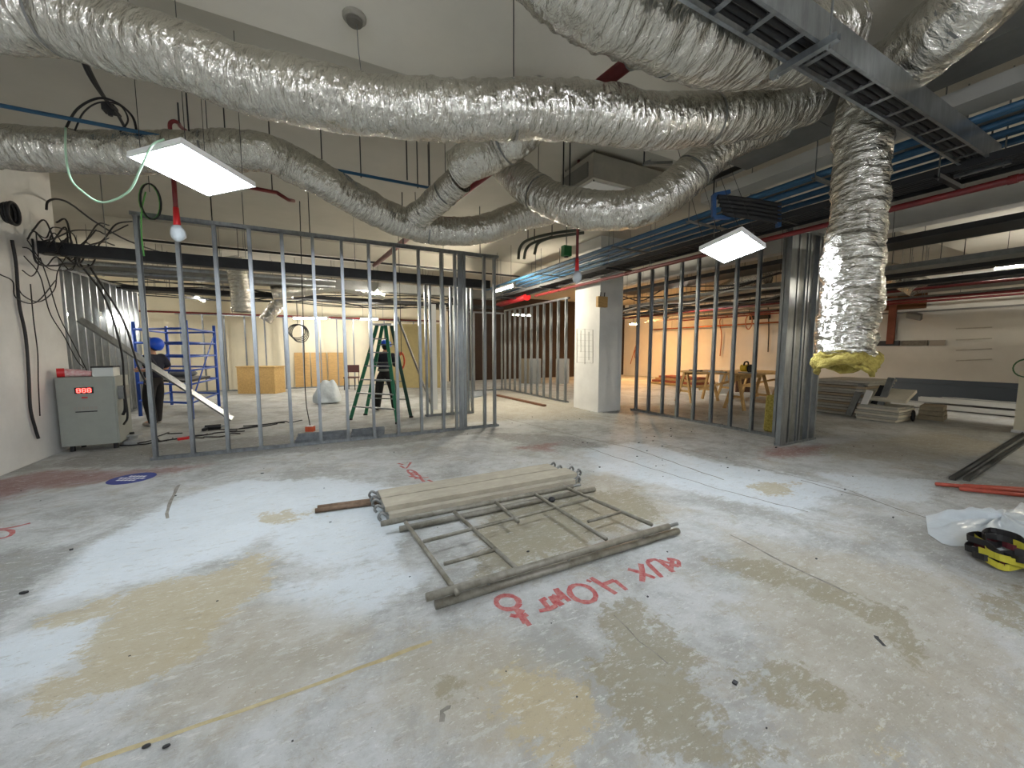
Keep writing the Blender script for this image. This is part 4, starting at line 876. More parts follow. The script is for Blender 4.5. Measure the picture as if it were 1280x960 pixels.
# ------------------------------------------------------------------ scaffold frame, planks and tubes on the foreground floor
fr = thing('tubular_scaffold', 'grey tubular scaffold frame lying flat on the floor', 'scaffold', (1.6, 2.8, 0))
R = .024; ZT = .085
Y0, Y1 = 2.19, 3.34
Y0 = (PZ(535, 752, ZT).y + PZ(835, 654, ZT).y) / 2; Y1 = (PZ(477, 657, ZT).y + PZ(716, 606, ZT).y) / 2 - .01; xa, xb = PZ(535, 752, ZT).x, PZ(830, 655, ZT).x; xc, xd = PZ(477, 657, ZT).x, PZ(712, 606, ZT).x
B().cyl((xa, Y0, ZT), (xb, Y0, ZT), R, 14).build('standard', STEEL_PAINT, fr, smooth=True); B().cyl((xc, Y1 + .01, ZT), (xd, Y1 + .01, ZT), R, 14).build('standard', STEEL_PAINT, fr, smooth=True)
for y, x in ((Y0, xb), (Y1 + .01, xd)): B().cyl((x, y, ZT), (x + .1, y, ZT), .014, 10).build('spigot', GALV_D, fr)
def fb(a, b_, r=.016, nm='crossbar'): B().cyl((*PZ(*a, ZT)[:2], ZT), (*PZ(*b_, ZT)[:2], ZT), r, 10).build(nm, STEEL_PAINT, fr, smooth=True)
fb((507, 653), (572, 742)); fb((568, 640), (645, 710)); fb((620, 628), (648, 652)); fb((666, 616), (758, 674)); fb((704, 608), (815, 656))
fb((529, 677), (735, 624), .014); fb((555, 705), (617, 688), .013, 'ladder_bar'); fb((735, 652), (776, 640), .013, 'ladder_bar')
for x in (.9, 1.5, 2.2): B().cyl((x, Y0 - .0, ZT - R - .02), (x, Y0, ZT), .012, 8).build('lug', GALV_D, fr)
# lower tube the frame rests on
for k, (y, lb) in enumerate(((Y0 - .005, 'scaffold tube lying under the near edge of the scaffold frame'), (Y1 - .03, 'scaffold tube lying under the far edge of the scaffold frame'))):
    o = B().cyl((.56, y, .026), (2.58, y, .026), .026, 14).build('scaffold_tube', STEEL_PAINT, smooth=True); tag(o, lb, 'tube')
PLK = mat('dusty_plank_steel', (160, 154, 138), .75, .1, var=.14, scale=16, stretch=(.4, 1, 1))
def plank(y0, y1, x0, x1, z, lb):
    t = thing('scaffold_plank', lb, 'plank', ((x0 + x1) / 2, (y0 + y1) / 2, 0))
    B().chan((x0, (y0 + y1) / 2, z), (x1, (y0 + y1) / 2, z), (0, 1, 0), (0, 0, -1), y1 - y0, .05, .006).build('deck', PLK, t)
    for x in (x0, x1):
        s_ = -1 if x == x0 else 1
        B().box(min(x, x + s_ * .02), max(x, x + s_ * .02), y0 + .01, y1 - .01, z - .05, z - .005).build('end_plate', GALV_D, t)
        for y in (y0 + .04, y1 - .04): B().tube(smooth_path([(x + s_ * .015, y, z - .02), (x + s_ * .06, y, z + .012), (x + s_ * .085, y, z - .02), (x + s_ * .07, y, z - .05)], n=4), .012, 8).build('hook', GALV_D, t, smooth=True)
plank(3.475, 3.70, .50, 2.60, .10, 'dusty scaffold plank lying next to the scaffold frame')
plank(3.72, 3.94, .50, 2.50, .10, 'dusty scaffold plank lying farther from the scaffold frame')
plank(3.39, 3.46, .52, 2.52, .06, 'narrow scaffold toe board between the frame and the planks')
for k in range(2):
    y = 3.80 + .07 * k; o = B().cyl((-.06 + .02 * k, y + .07, .024), (.62, y + .0, .024), .022, 12).build('scaffold_tube', mat('rusty_steel', (112, 92, 74), .6, .4, var=.3, scale=18), smooth=True)
    tag(o, ['rusty scaffold tube poking out left of the planks, nearer one', 'rusty scaffold tube poking out left of the planks, farther one'][k], 'tube')
o = B().ball((2.02, 3.1, .028), .035, 8, (1.1, .9, .8)).build('rubble_lump', BLACK_M); tag(o, 'dark lump of rubble inside the scaffold frame', 'rubble')

# ------------------------------------------------------------------ things on the far floor, left and centre
bp_ = thing('cardboard_crate', 'brown board crate standing before the cream rear wall', 'crate', PZ(328, 491))
c = PZ(328, 491); g = Vector((UX, -UY, 0)); hh = Vector((UY, UX, 0))
for k in range(2): B().obox(c + g * (-.32 + .64 * k) + Vector((0, 0, .45)), g * .315, hh * .3, (0, 0, .45)).build('box', OSB, bp_)
B().obox(c + Vector((0, 0, .915)), g * .66, hh * .32, (0, 0, .015)).build('lid', OSB, bp_)
for k in range(3):
    a = PYP(368 + 22 * k, 446, 17.35); b_ = PYP(368 + 22 * k, 479, 17.35); x0 = PYP(368 + 21 * k, 460, 17.35).x; x1 = PYP(388 + 21 * k, 460, 17.35).x
    o = B().obox(((x0 + x1) / 2, 17.42, .7), ((x1 - x0) / 2 - .01, 0, 0), (0, .015, 0), (0, .08, .68)).build('plywood_board', WOOD); tag(o, 'yellow plywood board leaning on the cream rear wall, ' + ['first', 'second', 'third'][k] + ' from the crate', 'board')
c = PZ(400, 503); n_ = 22; v = []; f = []
def sack(name, label, c, sx, sy, sz, seed, m, cat='bag', rows=9, cols=20):
    rs = np.random.RandomState(seed); v = []; ph = rs.rand(6) * 6
    for j in range(rows):
        tt = j / (rows - 1); rad = math.cos(tt * 1.45) ** .6
        for k in range(cols):
            q = 2 * PI * k / cols; rr = rad * (1 + .12 * math.sin(3 * q + ph[0] + tt * 2) + .08 * math.sin(7 * q + ph[1] - tt * 3) + .05 * rs.randn())
            v.append((c.x + sx * rr * math.cos(q) + sx * .2 * tt, c.y + sy * rr * math.sin(q), .004 + sz * tt * (1 + .12 * math.sin(2 * q + ph[2]))))
    f = [(j * cols + k, j * cols + (k + 1) % cols, (j + 1) * cols + (k + 1) % cols, (j + 1) * cols + k) for j in range(rows - 1) for k in range(cols)]
    f += [tuple(range(cols))[::-1], tuple((rows - 1) * cols + k for k in range(cols))]
    o = B().add(v, f).build(name, m, smooth=True); o.modifiers.new('s', 'SUBSURF').levels = 1
    return tag(o, label, cat)
sack('plastic_sack', 'white plastic sack slumped on the floor of the rear room', PZ(409, 504), .36, .28, .62, 3, SHEET)
# pedestal stool / chair far
ch = thing('chair', 'small dark folding chair by the cream rear wall left of the ladder', 'chair', PZ(440, 487))
c = PZ(440, 487)
for i in (-1, 1):
    for j in (-1, 1): B().cyl(c + g * .2 * i + hh * .2 * j, c + g * .18 * i + hh * .18 * j + Vector((0, 0, .45)), .015, 6).build('leg', BLACK_M, ch)
B().obox(c + Vector((0, 0, .46)), g * .22, hh * .22, (0, 0, .02)).build('seat', mat('maroon', (80, 44, 40), .7), ch); B().obox(c + hh * .2 + Vector((0, 0, .78)), g * .22, hh * .015, (0, 0, .14)).build('backrest', mat('maroon', (80, 44, 40), .7), ch)
for i in (-1, 1): B().cyl(c + g * .2 * i + hh * .2 + Vector((0, 0, .45)), c + g * .2 * i + hh * .2 + Vector((0, 0, .75)), .012, 6).build('back_post', BLACK_M, ch)
pb_ = B().obox(PZ(510, 486) + Vector((.3, 0, 1.25)), g * .95, hh * .02, (0, 0, 1.22)).build('plywood_board', mat('olive_board', (176, 160, 112), .8, var=.06)); tag(pb_, 'tall olive-beige board standing behind the green ladder', 'board')
# cable coil hanging at rear
cc = thing('cable_coil', 'black cable coil hanging in front of the cream rear wall', 'cable', PYP(372, 415, 13.0))
for k in range(4):
    p = PYP(371 + k, 414 + k, 12.9 + .03 * k); B().tube([p + Vector((.22 * math.cos(2 * PI * i / 20) + .01 * k, 0, (.2 + .02 * k) * math.sin(2 * PI * i / 20))) for i in range(20)], .013, 6, closed=True).build('loop', BLACK, cc, smooth=True)
p = PYP(372, 407, 12.9); B().cyl(p, (p.x, p.y, ZC2), .008, 6).build('drop_cable', BLACK, cc)
oc = PZ(388, 539); ob = thing('socket_box', 'orange power socket box on a hanging cable near the track stack', 'box', oc)
B().obox(oc + Vector((0, 0, .045)), g * .07, hh * .05, (0, 0, .045)).build('body', mat('orange_plastic', (206, 92, 56), .5), ob); B().obox(oc + Vector((0, 0, .1)), g * .05, hh * .03, (0, 0, .01)).build('socket_face', WHITEP, ob)
q = Vector((oc.x, oc.y, 2.6)); B().tube(smooth_path([oc + Vector((0, 0, .09)), oc + Vector((-.05, .05, .6)), oc + Vector((-.04, .1, 1.6)), Vector((oc.x, oc.y + .1, ZC2))]), .008, 6).build('cord', BLACK, ob, smooth=True)
for k, (x0, x1) in enumerate(((-.35, .42), (.48, 1.02))):
    for j in range(3):
        o = B().chan((x0 + .02 * j, 7.0 + .09 * j, .005 + .0), (x1 + .02 * j, 7.0 + .09 * j, .005), (0, 1, 0), (0, 0, 1), .08, .045 + .03 * j).build('steel_track', GALV); tag(o, 'short steel track on the floor behind the nearest stud wall, ' + ['left', 'right'][k] + ' pile, ' + ['front', 'middle', 'rear'][j], 'track', ['left', 'right'][k] + ' pile of short steel tracks')
# cables and tools on the floor behind the first studs
for k in range(8):
    a = PZ(150 + 22 * k, 556 - 3 * k + random.uniform(-6, 4)); pts = [a]
    for i in range(6): pts.append(pts[-1] + Vector((random.uniform(.0, .28), random.uniform(-.14, .2), 0)))
    cable('floor_cable', [Vector((p.x, max(p.y, 7.0), .012)) for p in pts], .010, BLACK, 'black cable strewn on the floor behind the first studs, ' + ORDN[k] + ' from the cabinet', 'cables strewn behind the first studs')
dr = thing('power_tool', 'small black power tool lying on the floor behind the third stud', 'tool', PZ(268, 536)); c = PZ(268, 537)
B().cyl(c + Vector((-.14, 0, .05)), c + Vector((.1, .02, .05)), .045, 10).build('motor_body', BLACK, dr); B().bar(c + Vector((-.1, 0, .04)), c + Vector((-.14, -.13, .03)), .05, .05).build('grip', BLACK_M, dr); B().cyl(c + Vector((.1, .02, .05)), c + Vector((.17, .025, .05)), .02, 8).build('chuck', GALV_D, dr)
gr = thing('extension_lead', 'grey cable reel lying on the floor right of the cabinet', 'reel', PZ(166, 553)); c = PZ(166, 554)
B().lathe(c, [(.13, 0), (.14, .02), (.14, .06), (.07, .07), (.07, .12), (.13, .13), (.13, .15)], 18).build('drum', mat('grey_plastic', (150, 152, 150), .6), gr); B().lathe(c, [(.03, .15), (.03, .18)], 10).build('knob', BLACK, gr)
o = B().bar(PZ(222, 549, .02), PZ(236, 547, .02), .06, .04).build('red_plug', RED); tag(o, 'red plug among the black floor cables', 'plug')
# floor by column
o = B().bar(PZ(622, 494, .03), PZ(681, 507, .03), .1, .05).build('timber_batten', mat('brown_timber', (104, 70, 48), .8, var=.2, scale=10)); tag(o, 'brown timber batten on the floor before the far studs', 'batten')
sh = thing('board_scrap', 'bent dark sheet scrap on the floor behind the stud bundle', 'scrap', PZ(596, 496)); a = PZ(583, 499); b_ = PZ(607, 494)
B().add([a, a + Vector((.1, .3, .16)), b_ + Vector((0, .1, .12)), b_ + Vector((-.1, -.2, .01)), a + Vector((0, 0, .02)), a + Vector((.1, .3, .18)), b_ + Vector((0, .1, .14)), b_ + Vector((-.1, -.2, .03))], [(0, 1, 2, 3), (7, 6, 5, 4), (0, 4, 5, 1), (1, 5, 6, 2), (2, 6, 7, 3), (3, 7, 4, 0)]).build('sheet', mat('grey_sheet', (120, 128, 134), .6), sh)
for k, (px, ln, col) in enumerate(((668, .5, (150, 152, 150)), (703, .7, (170, 170, 168)), (657, .5, (120, 110, 90)))):
    c = PZ(px, 479); o = B().obox(c + Vector((0, 0, .55)), g * .28, hh * .2, (0, 0, .55)).build('storage_box', mat('crate_%d' % k, col, .7)); o.modifiers.new('b', 'BEVEL').width = .02
    tag(o, ['grey box behind the far studs, nearest the column', 'pale box just left of the column behind the far studs', 'brownish box behind the far studs, leftmost'][[0, 1, 2][k]], 'box')
# column: pencil sketch and timber bracket
pp = thing('pencil_sketch', 'grey pencil floor plan drawn on the lit face of the white column', 'drawing', (5.975, 7.5, 1.6))
A = lambda px, py: PXP(px, py, 5.975)
for k in range(7): y = 411 + k * 7; B().bar(A(721, y), A(741, y + 1), .004, .008, up=(1, 0, 0)).build('pencil_line', PRINT, pp)
for k, (x, y0, y1) in enumerate(((721, 411, 453), (726, 413, 440), (731, 411, 455), (736, 415, 450), (741, 412, 454))): B().bar(A(x, y0), A(x, y1), .004, .008, up=(1, 0, 0)).build('pencil_line', PRINT, pp)
wb = thing('timber_bracket', 'small pale timber block fixed high on the corner of the white column', 'bracket', PYP(746, 378, 7.19))
a = PYP(738, 383, 7.14); b_ = PYP(757, 371, 7.14)
B().box(5.86, 6.14, 7.12, 7.2, a.z, b_.z).build('block', WOOD, wb)
for x in (5.95, 6.07): B().cyl((x, 7.16, b_.z), (x + .01, 7.16, b_.z + .1), .012, 6).build('peg', BLACK_M, wb)

for k, l in enumerate(([(648, 324), (650, 310), (660, 300), (690, 292), (725, 287)], [(655, 324), (658, 311), (668, 303), (695, 296), (730, 291)], [(668, 318), (673, 304), (690, 296)])):
    t = thing('bent_conduit', 'dark bent conduit at the ceiling left of the hanging red drop, ' + ['leftmost', 'second', 'short third'][k] + ' one', 'conduit', PD(*l[2], 8.0)); pts = [PD(*q, 8.0) for q in l]
    B().tube(smooth_path(pts), .03, 8).build('pipe', mat('olive_conduit', (78, 82, 72), .6), t, smooth=True); B().cyl(pts[2], (pts[2].x, pts[2].y, ZC2), .01, 6).build('hanger_rod', BLACK_M, t)
t = thing('junction_box', 'small green junction box behind the hanging red sprinkler drop', 'box', PD(708, 314, 8.0)); c = PD(708, 314, 8.0)
B().obox(c, (.09, 0, 0), (0, .06, 0), (0, 0, .1)).build('body', mat('box_green', (40, 110, 60), .6), t); B().cyl(c, (c.x, c.y, ZC2), .012, 6).build('conduit_stub', GALV_D, t); B().obox(c + Vector((0, 0, -.11)), (.03, 0, 0), (0, .03, 0), (0, 0, .02)).build('gland', BLACK_M, t)
t = thing('red_pipe', 'thick bright red pipe end above the far studs left of the column', 'pipe', PXP(642, 374, 5.9)); a, b_ = PXP(623, 381, 5.9), PXP(658, 371, 5.9)
B().cyl(a, b_, .09, 12).build('pipe', mat('wrapped_red', (150, 26, 34), .5, var=.15), t, smooth=True); B().cyl(b_, b_ + (b_ - a).normalized() * .06, .12, 12).build('flange', RED, t); B().cyl(a.lerp(b_, .5), (a.lerp(b_, .5).x, a.lerp(b_, .5).y, 3.38), .012, 6).build('hanger_rod', BLACK_M, t)
t = thing('extension_lead', 'orange cord coil hanging on the right side of the green ladder', 'cord', PD(502, 451, 9.1)); c = PD(502, 451, 9.1)
for k in range(3): B().tube([c + ax * (.07 * math.cos(2 * PI * i / 16)) + Vector((0, .02 * k, (.16 + .02 * k) * math.sin(2 * PI * i / 16))) for i in range(16)], .018, 6, closed=True).build('loop', mat('cord_orange', (206, 84, 40), .5), t, smooth=True)
q = PD(497, 405, 9.1); B().cyl(c + Vector((0, 0, .15)), (c.x, c.y, ZC2), .008, 6).build('drop_cable', BLACK, t)
a, b_ = PYP(497, 396, 9.9), PZ(541, 511, .02); o = B().bar(a, b_, .06, .04).build('leaning_pole', GALV_D); tag(o, 'grey steel pole leaning diagonally right of the green ladder', 'pole')
# ------------------------------------------------------------------ right side: tables, boards, tracks
def sawtable(label, x0, x1, y0, y1, h):
    t = thing('work_table', label, 'table', ((x0 + x1) / 2, (y0 + y1) / 2, 0))
    B().box(x0 - .05, x1 + .05, y0 - .1, y1 + .1, h - .04, h).build('tabletop', WOOD, t)
    for y in (y0 + .1, y1 - .1):
        B().bar((x0, y, h - .08), (x1, y, h - .08), .05, .08).build('beam', WOOD, t)
        for x in (x0 + .08, x1 - .08):
            for s_ in (-1, 1): B().bar((x, y + s_ * .04, h - .06), (x + (-.06 if x < (x0 + x1) / 2 else .06), y + s_ * .26, 0), .045, .07).build('leg', WOOD, t)
            B().bar((x, y - .17, .32), (x, y + .17, .32), .03, .06).build('rail', WOOD, t)
    B().bar(((x0 + x1) / 2, y0 + .15, h - .1), ((x0 + x1) / 2, y1 - .15, .35), .03, .06).build('brace', WOOD, t)
    return t
sawtable('wooden sawhorse work table behind the right stud wall', 9.3, 10.5, 5.9, 7.6, .9)
sawtable('second wooden sawhorse table farther back behind the right stud wall', 11.3, 12.6, 5.9, 7.7, .85)
sw = thing('circular_saw', 'yellow circular saw on the near sawhorse table', 'saw', (9.8, 6.0, .9))
B().obox((9.8, 6.0, .915), (.12, 0, 0), (0, .17, 0), (0, 0, .012)).build('base_plate', GALV, sw); B().cyl((9.8, 6.0, 1.03), (9.8, 6.16, 1.03), .09, 14).build('motor', mat('tool_yellow', (226, 192, 40), .5), sw)
B().cyl((9.8, 5.93, 1.02), (9.8, 5.96, 1.02), .11, 18).build('blade_guard', BLACK_M, sw); B().tube(smooth_path([(9.72, 6.06, 1.1), (9.76, 6.06, 1.18), (9.88, 6.06, 1.18), (9.92, 6.06, 1.08)]), .02, 8).build('handle', BLACK, sw, smooth=True)
for k, (x, y, ln) in enumerate(((9.5, 7.3, .4), (9.9, 6.9, .25), (9.45, 6.6, .5))):
    o = B().bar((x, y - ln / 2, .915), (x + .05, y + ln / 2, .915), .1, .03).build('timber_offcut', [BLACK_M, OSB, GALV][k]); tag(o, ['dark metal offcut on the far end of the near sawhorse table', 'brown board offcut in the middle of the near sawhorse table', 'bright steel offcut along the edge of the near sawhorse table'][k], 'offcut')
ib = B().obox(PZ(966, 541) + Vector((.12, .0, .34)), (.13, 0, 0), (0, .17, 0), (.02, 0, .335)).build('insulation_slab', INSUL); ib.modifiers.new('b', 'BEVEL').width = .03; tag(ib, 'yellow mineral wool slab standing behind the steel stud bundle', 'insulation')
for k in range(4):
    o = B().obox((13.5 + .1 * k, 11.2, .06 + .09 * k), (.4, 0, 0), (0, 1.2 - .1 * k, 0), (0, 0, .04)).build('timber_plank', [OSB, mat('reddish_timber', (150, 84, 58), .8, var=.2)][k % 2]); tag(o, 'timber plank in the low stack before the orange-lit wall, ' + ORD[k] + ' from the floor', 'plank', 'planks before the orange-lit wall')
for k, (px, py) in enumerate(((907, 492), (928, 490))):
    c = PZ(px, py); o = B().obox(c + Vector((0, 0, .35)), g * .25, hh * .03, (0, 0, .35)).build('panel_board', [WHITEP, mat('brown_panel', (92, 66, 50), .8)][k]); tag(o, ['white panel standing behind the sawhorse table', 'brown panel standing behind the sawhorse table'][k], 'panel')
for k, (px, y0, y1, lb) in enumerate(((795, 430, 455, 'small brown cable ring hanging on the cream wall behind the first right studs'), (936, 395, 410, 'orange plastic hook hanging before the cream wall near the stud bundle'))):
    c = PXP(px, (y0 + y1) / 2, 16.4 if k == 0 else 14.0); o = B().tube([c + Vector((0, .12 * math.cos(2 * PI * i / 16), .26 * math.sin(2 * PI * i / 16))) for i in range(16)], .022, 6, closed=True).build('cable_ring', mat('copper_cable', (176, 104, 70), .5), smooth=True); tag(o, lb, 'cable')
    if k: o2 = B().cyl(c + Vector((0, 0, .26)), (c.x, c.y, ZC2), .01, 5).build('hanger_cord', BLACK, o)
for k, (px, py, r) in enumerate(((832, 393, .26),)):
    c = PXP(px, py, 16.46); o = B().cyl(c, c + Vector((.03, 0, 0)), r, 20).build('wall_hole', BLACK); tag(o, 'round black pipe hole high in the cream wall behind the right studs', 'hole')
o = B().box(16.44, 16.47, PXP(960, 390, 16.45).y - .1, PXP(940, 390, 16.45).y + .1, 2.75, 3.1).build('wall_opening', BLACK); tag(o, 'black rectangular opening high in the cream wall beside the stud bundle', 'hole')
for k, l in enumerate(([(900, 445), (902, 420), (900, 400), (910, 395)], [(960, 440), (961, 410), (960, 380)], [(788, 455), (797, 420), (796, 385)])):
    cable('wall_cable', [PXP(a, b_, 16.42) for a, b_ in l], .02, mat('copper_cable', (176, 104, 70), .5) if k != 1 else BLACK_M, ['brown cable running down the cream wall behind the table', 'dark cable straight down the cream wall beside the stud bundle', 'brown cable straight down the cream wall by the column'][k])
# board stack at right
for k in range(13):
    z = .03 + .062 * k; j = random.uniform(-.06, .06)
    t = B().box(10.75 + j, 12.1 + j, 3.95 + random.uniform(-.06, .06), 5.0 + random.uniform(-.06, .06), z - .020, z + .028).build('board', [GREYBOARD, mat('tan_board', (160, 146, 122), .85, var=.1), GREYBOARD][k % 3]); tag(t, 'cement board in the tall stack below the torn duct, ' + ORD[k] + ' from the floor', 'board', 'tall stack of boards below the torn duct')
for k in range(6):
    z = .028 + .052 * k; t = B().box(10.5 + random.uniform(-.03, .03), 11.3, 3.34 + random.uniform(-.03, .03), 4.0 + random.uniform(-.03, .03), z - .018, z + .024).build('board', [mat('pale_board', (206, 200, 182), .8, var=.06), GREYBOARD][k % 2]); tag(t, 'pale grey board in the low stack, ' + ORD[k] + ' from the floor', 'board', 'low stack of pale boards')
o = B().obox((11.05, 3.62, .52), (.25, 0, .1), (0, .3, 0), (-.012, 0, .03)).build('pale_board', mat('pale_board', (206, 200, 182), .8, var=.06)); tag(o, 'pale square board lying tilted on the low stack of boards', 'board')
for k, (px0, py0, px1, py1, lb) in enumerate(((1060, 519, 1077, 480, 'grey track leaning against the tall board stack, leftmost of the leaning ones'), (1073, 521, 1087, 488, 'white channel leaning between the board stacks'), (1092, 505, 1104, 482, 'dark channel leaning behind the low board stack'), (1100, 506, 1114, 472, 'bright channel leaning on the low board stack, tallest'))):
    a = PXP(px0, py0, 10.55 + (.25 if k > 1 else 0)); b_ = PXP(px1, py1, 10.75 + (.25 if k > 1 else 0)); d_ = (b_ - a).normalized()
    x_ = d_.cross(Vector((1, 0, 0))).normalized(); o = B().chan(a, b_, x_, x_.cross(d_), .11, .05).build('leaning_channel', [GALV_D, WHITEP, BLACK_M, GALV][k]); tag(o, lb, 'track')
dk = thing('cable_clamp', 'black strap buckles lying at the end of the low board stack', 'strap', PZ(1142, 527)); c = PZ(1141, 527)
for k in range(3): B().tube([c + Vector((.08 * k, .03 * k, .12)) + Vector((.05 * math.cos(2 * PI * i / 12), 0, .1 * math.sin(2 * PI * i / 12))) for i in range(12)], .02, 6, closed=True).build('strap', BLACK, dk, smooth=True)
for k in range(3):
    c = PZ(1163, 524); o = B().obox(c + Vector((.1, .0, .05 + .1 * k)), (.3, .05, 0), (-.02, .19 - .01 * k, 0), (0, 0, .045)).build('wood_offcut', mat('weathered_wood', (150, 138, 114), .85, var=.15)); tag(o, 'weathered wood offcut right of the low board stack, ' + ['bottom', 'middle', 'top'][k] + ' of the pile', 'wood', 'small pile of wood offcuts')
for k in range(8):
    x = 13.7 + .16 * (k % 4); z = .03 + .16 * (k // 4)
    o = B().chan((x + .1, -1.5, z), (x + .1, 4.6 - .15 * k, z), (1, 0, 0), (0, 0, 1), .13, .11).build('long_track', [mat('pale_track', (206, 206, 200), .5, .2), GALV][k % 2]); tag(o, 'long steel track along the right wall, ' + ORD[k % 4] + ' of the ' + ['lower', 'upper'][k // 4] + ' row', 'track', 'pile of long steel tracks')
for k in range(2):
    o = B().chan((14.75 + .3 * k, -1.5, .34 + .1 * k), (14.75 + .3 * k, 4.9, .34 + .1 * k), (0, 0, 1), (-1, 0, 0), .5, .06).build('steel_sheet', mat('blue_grey_steel', (98, 106, 114), .5, .5)); tag(o, 'blue-grey steel sheet on edge behind the long tracks, ' + ['front', 'rear'][k] + ' one', 'sheet', 'steel sheets behind the long tracks')
    B().box(14.7 + .3 * k, 14.8 + .3 * k, 0.5, .6, 0, .1).build('foot', BLACK_M, o)
wp = thing('white_post', 'white painted post at the right edge with a green hose coil', 'post', PZ(1277, 541)); c = PZ(1279, 541)
B().box(c.x - .09, c.x + .5, c.y - .1, c.y + .1, 0, 1.12).build('panel', mat('post_white', (214, 208, 186), .7), wp); B().box(c.x - .11, c.x + .52, c.y - .12, c.y + .12, 0, .05).build('base', WHITEP, wp)
for k in range(3):
    o = B().tube([Vector((c.x - .1, c.y + .02, 1.0)) + Vector((.022 * k, .16 * math.cos(2 * PI * i / 20) + .004 * k, .17 + (.16 + .004 * k) * math.sin(2 * PI * i / 20))) for i in range(20)], .010, 6, closed=True).build('hose_loop', mat('hose_green', (60, 104, 66), .5), smooth=True); tag(o, 'green hose loop hung on the white post, ' + ['front', 'middle', 'rear'][k] + ' turn', 'hose', 'green hose coil')
# right wall details
for k, y in enumerate((411, 425, 438, 451)):
    a = PXP(1195, y, 16.47); b_ = PXP(1240, y - 2, 16.47); o = B().bar(a, b_, .02, .03).build('wall_rail', GREYBOARD); tag(o, 'faint horizontal ledge on the right wall, ' + ['topmost', 'second', 'third', 'lowest'][k] + ' of four', 'ledge')
o = B().box(16.43, 16.47, PXP(1280, 384, 16.45).y, PXP(1088, 391, 16.45).y, 2.63, 2.68).build('wall_batten', GREYMET); tag(o, 'grey batten running across the right wall at the top', 'batten')
a = PXP(1113, 430, 16.45); o = B().box(16.38, 16.47, a.y - .09, a.y + .09, a.z, 3.3).build('timber_post', mat('reddish_post', (122, 70, 52), .8, var=.15)); tag(o, 'reddish timber post on the right wall below the brown opening', 'post')
a = PXP(1090, 385, 16.45); b_ = PXP(1160, 362, 16.45); o = B().box(16.42, 16.47, b_.y, a.y, 2.75, 3.25).build('brown_opening', mat('brown_dark', (88, 54, 24), .8)); tag(o, 'brown boarded opening high on the right wall', 'opening')
for k, (p0_, p1_) in enumerate(((1090, 1125), (1126, 1160), (1161, 1182))):
    a = PXP(p0_, 432, 16.45); b_ = PXP(p1_, 425, 16.45); o = B().box(16.42, 16.47, b_.y, a.y - .02, 1.62, 1.78).build('wall_vent', [BLACK_M, mat('dusty_stone', (140, 134, 120), .9, scale=30, rgb2=(96, 92, 84)), mat('pale_trim', (160, 152, 140), .8)][k]); tag(o, ['dark', 'speckled', 'pale'][k] + ' strip set in the right wall below the timber post', 'strip')
bx = thing('wall_lamp', 'small grey floodlight fixed high on the right wall', 'lamp', PXP(1143, 395, 16.3)); c = PXP(1143, 395, 16.3); B().obox(c, (.08, 0, .03), (0, .16, .05), (0, 0, .08)).build('lamp_head', GREYMET, bx); B().bar(c, c + Vector((.17, 0, .1)), .04, .04).build('arm', GREYMET, bx)
# dark angles and red pipes on the floor at right
for k, (a, b_, lb) in enumerate((((1190, 600), (1283, 541), 'dark steel channel on the floor at the right, farther of two'), ((1208, 601), (1285, 550), 'dark steel channel on the floor at the right, nearer of two'))):
    A_, B_ = PZ(*a, .005), PZ(*b_, .005); B_ = A_ + (B_ - A_) * 1.15; d_ = (B_ - A_).normalized(); x_ = Vector((-d_.y, d_.x, 0))
    o = B().chan(A_, B_, x_, (0, 0, 1), .055, .03).build('steel_channel', mat('dark_channel', (70, 72, 72), .5, .5)); tag(o, lb, 'channel')
for k, (a, b_) in enumerate((((1170, 605), (1300, 616)), ((1200, 611), (1310, 622)), ((1205, 607), (1310, 613)))):
    o = B().cyl(PZ(*a, .028), PZ(*b_, .028), .02, 10).build('red_pipe', mat('faded_red_pipe', (168, 74, 56), .6, var=.2, scale=14), smooth=True); tag(o, 'faded red pipe on the floor at the right edge, ' + ['farthest', 'nearest', 'middle'][k] + ' of three', 'pipe', 'red pipes on the floor')
# white plastic sheet bundle
def cloth_mesh(poly, seed, hmax):
    P = [PZ(*q) for q in poly]; c = sum(P, Vector()) / len(P); rs = np.random.RandomState(seed); rings = 14; n = 60; v = []
    L_ = [0]; 
    for i in range(len(P)): L_.append(L_[-1] + (P[(i + 1) % len(P)] - P[i]).length)
    ph = rs.rand(8) * 6
    for j in range(rings + 1):
        tt = j / rings
        for k in range(n):
            s = k / n * L_[-1]; i = max(i for i in range(len(P)) if L_[i] <= s + 1e-9); fr_ = (s - L_[i]) / (L_[i + 1] - L_[i] + 1e-9); p = P[i].lerp(P[(i + 1) % len(P)], fr_)
            q = p.lerp(c, tt); q2 = 2 * PI * k / n
            h = hmax * (1 - (1 - tt) ** 2.2) * (1 + .3 * math.sin(3 * q2 + ph[0] + 2 * tt)) + .04 * math.sin(11 * q2 + ph[1] + 5 * tt) * min(1, tt * 3) * (1 - tt * .6) + .02 * math.sin(23 * q2 + ph[2] - 7 * tt) * min(1, tt * 4) * (1 - tt)
            v.append((q.x, q.y, max(.003, h + .004)))
    f = [(j * n + k, j * n + (k + 1) % n, (j + 1) * n + (k + 1) % n, (j + 1) * n + k) for j in range(rings) for k in range(n)]
    return B().add(v, f)
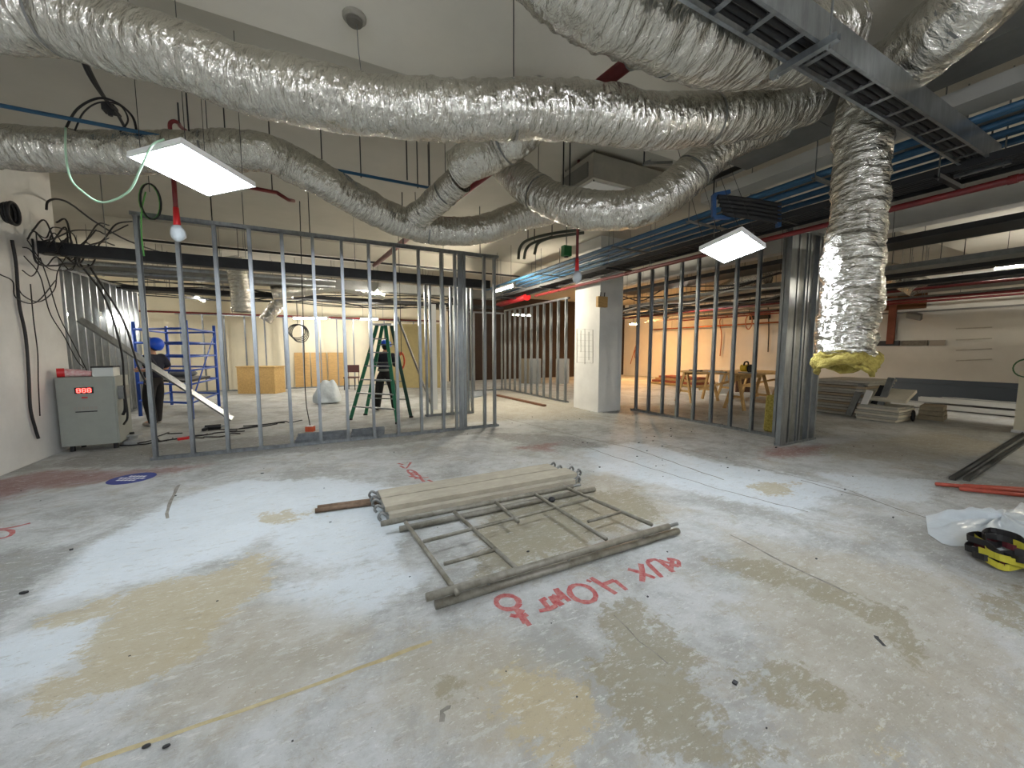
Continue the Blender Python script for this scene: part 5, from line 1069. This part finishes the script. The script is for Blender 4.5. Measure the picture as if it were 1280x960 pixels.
o = cloth_mesh([(1157, 645), (1160, 668), (1182, 683), (1225, 684), (1250, 694), (1300, 700), (1360, 690), (1370, 640), (1300, 628), (1250, 640), (1200, 642)], 5, .10).build('plastic_sheet', SHEET, smooth=True); tag(o, 'crumpled white plastic sheet on the floor at the right edge', 'sheet')
rg = thing('ratchet_straps', 'tangle of yellow and black straps with red ends beside the plastic sheet', 'strap', PZ(1260, 705)); c = PZ(1262, 706)
for k in range(9):
    a = random.uniform(0, 6); pts = []
    for i in range(9):
        q = a + i * .6; rr = .17 + .05 * math.sin(i * 1.7 + k); pts.append(c + Vector((.05 + rr * 1.2 * math.cos(q), rr * math.sin(q), .03 + .02 * (k % 5) + .03 * abs(math.sin(i * 1.3 + k)))))
    P = smooth_path(pts, n=4); g_ = B(); v = []
    for i, p in enumerate(P): v += [p + Vector((0, 0, -.02)), p + Vector((.006, .006, .022))]
    g_.add(v, [(2 * i, 2 * i + 2, 2 * i + 3, 2 * i + 1) for i in range(len(P) - 1)])
    so = g_.build('strap', [mat('strap_yellow', (186, 178, 52), .7), BLACK, mat('strap_yellow', (186, 178, 52), .7), BLACK, BLACK, BLACK, mat('strap_maroon', (90, 24, 34), .7)][k % 7], rg); so.modifiers.new('t', 'SOLIDIFY').thickness = .004
# floor debris
g_ = B()
for k in range(220):
    x = random.uniform(-3, 9); y = random.uniform(.6, 7.5)
    if k % 3 == 0: x, y = random.uniform(3.5, 9), random.uniform(3.2, 7.5)
    r = random.choice((.003, .004, .006, .009)); g_.obox((x, y, r * .4), (r * random.uniform(.6, 1.6), r * .3, 0), (-r * .3, r * random.uniform(.5, 1), 0), (0, 0, r * .4))
for px, py, r in ((30, 742, .02), (183, 934, .013), (208, 934, .012), (970, 560, .02), (660, 690, .012)): p = PZ(px, py); g_.ball((p.x, p.y, r * .4), r, 7, (1.2, .7, .5))
o = g_.build('floor_debris', BLACK_M); o['kind'] = 'stuff'; o['label'] = 'small dark chips and crumbs scattered over the concrete floor'; o['category'] = 'debris'
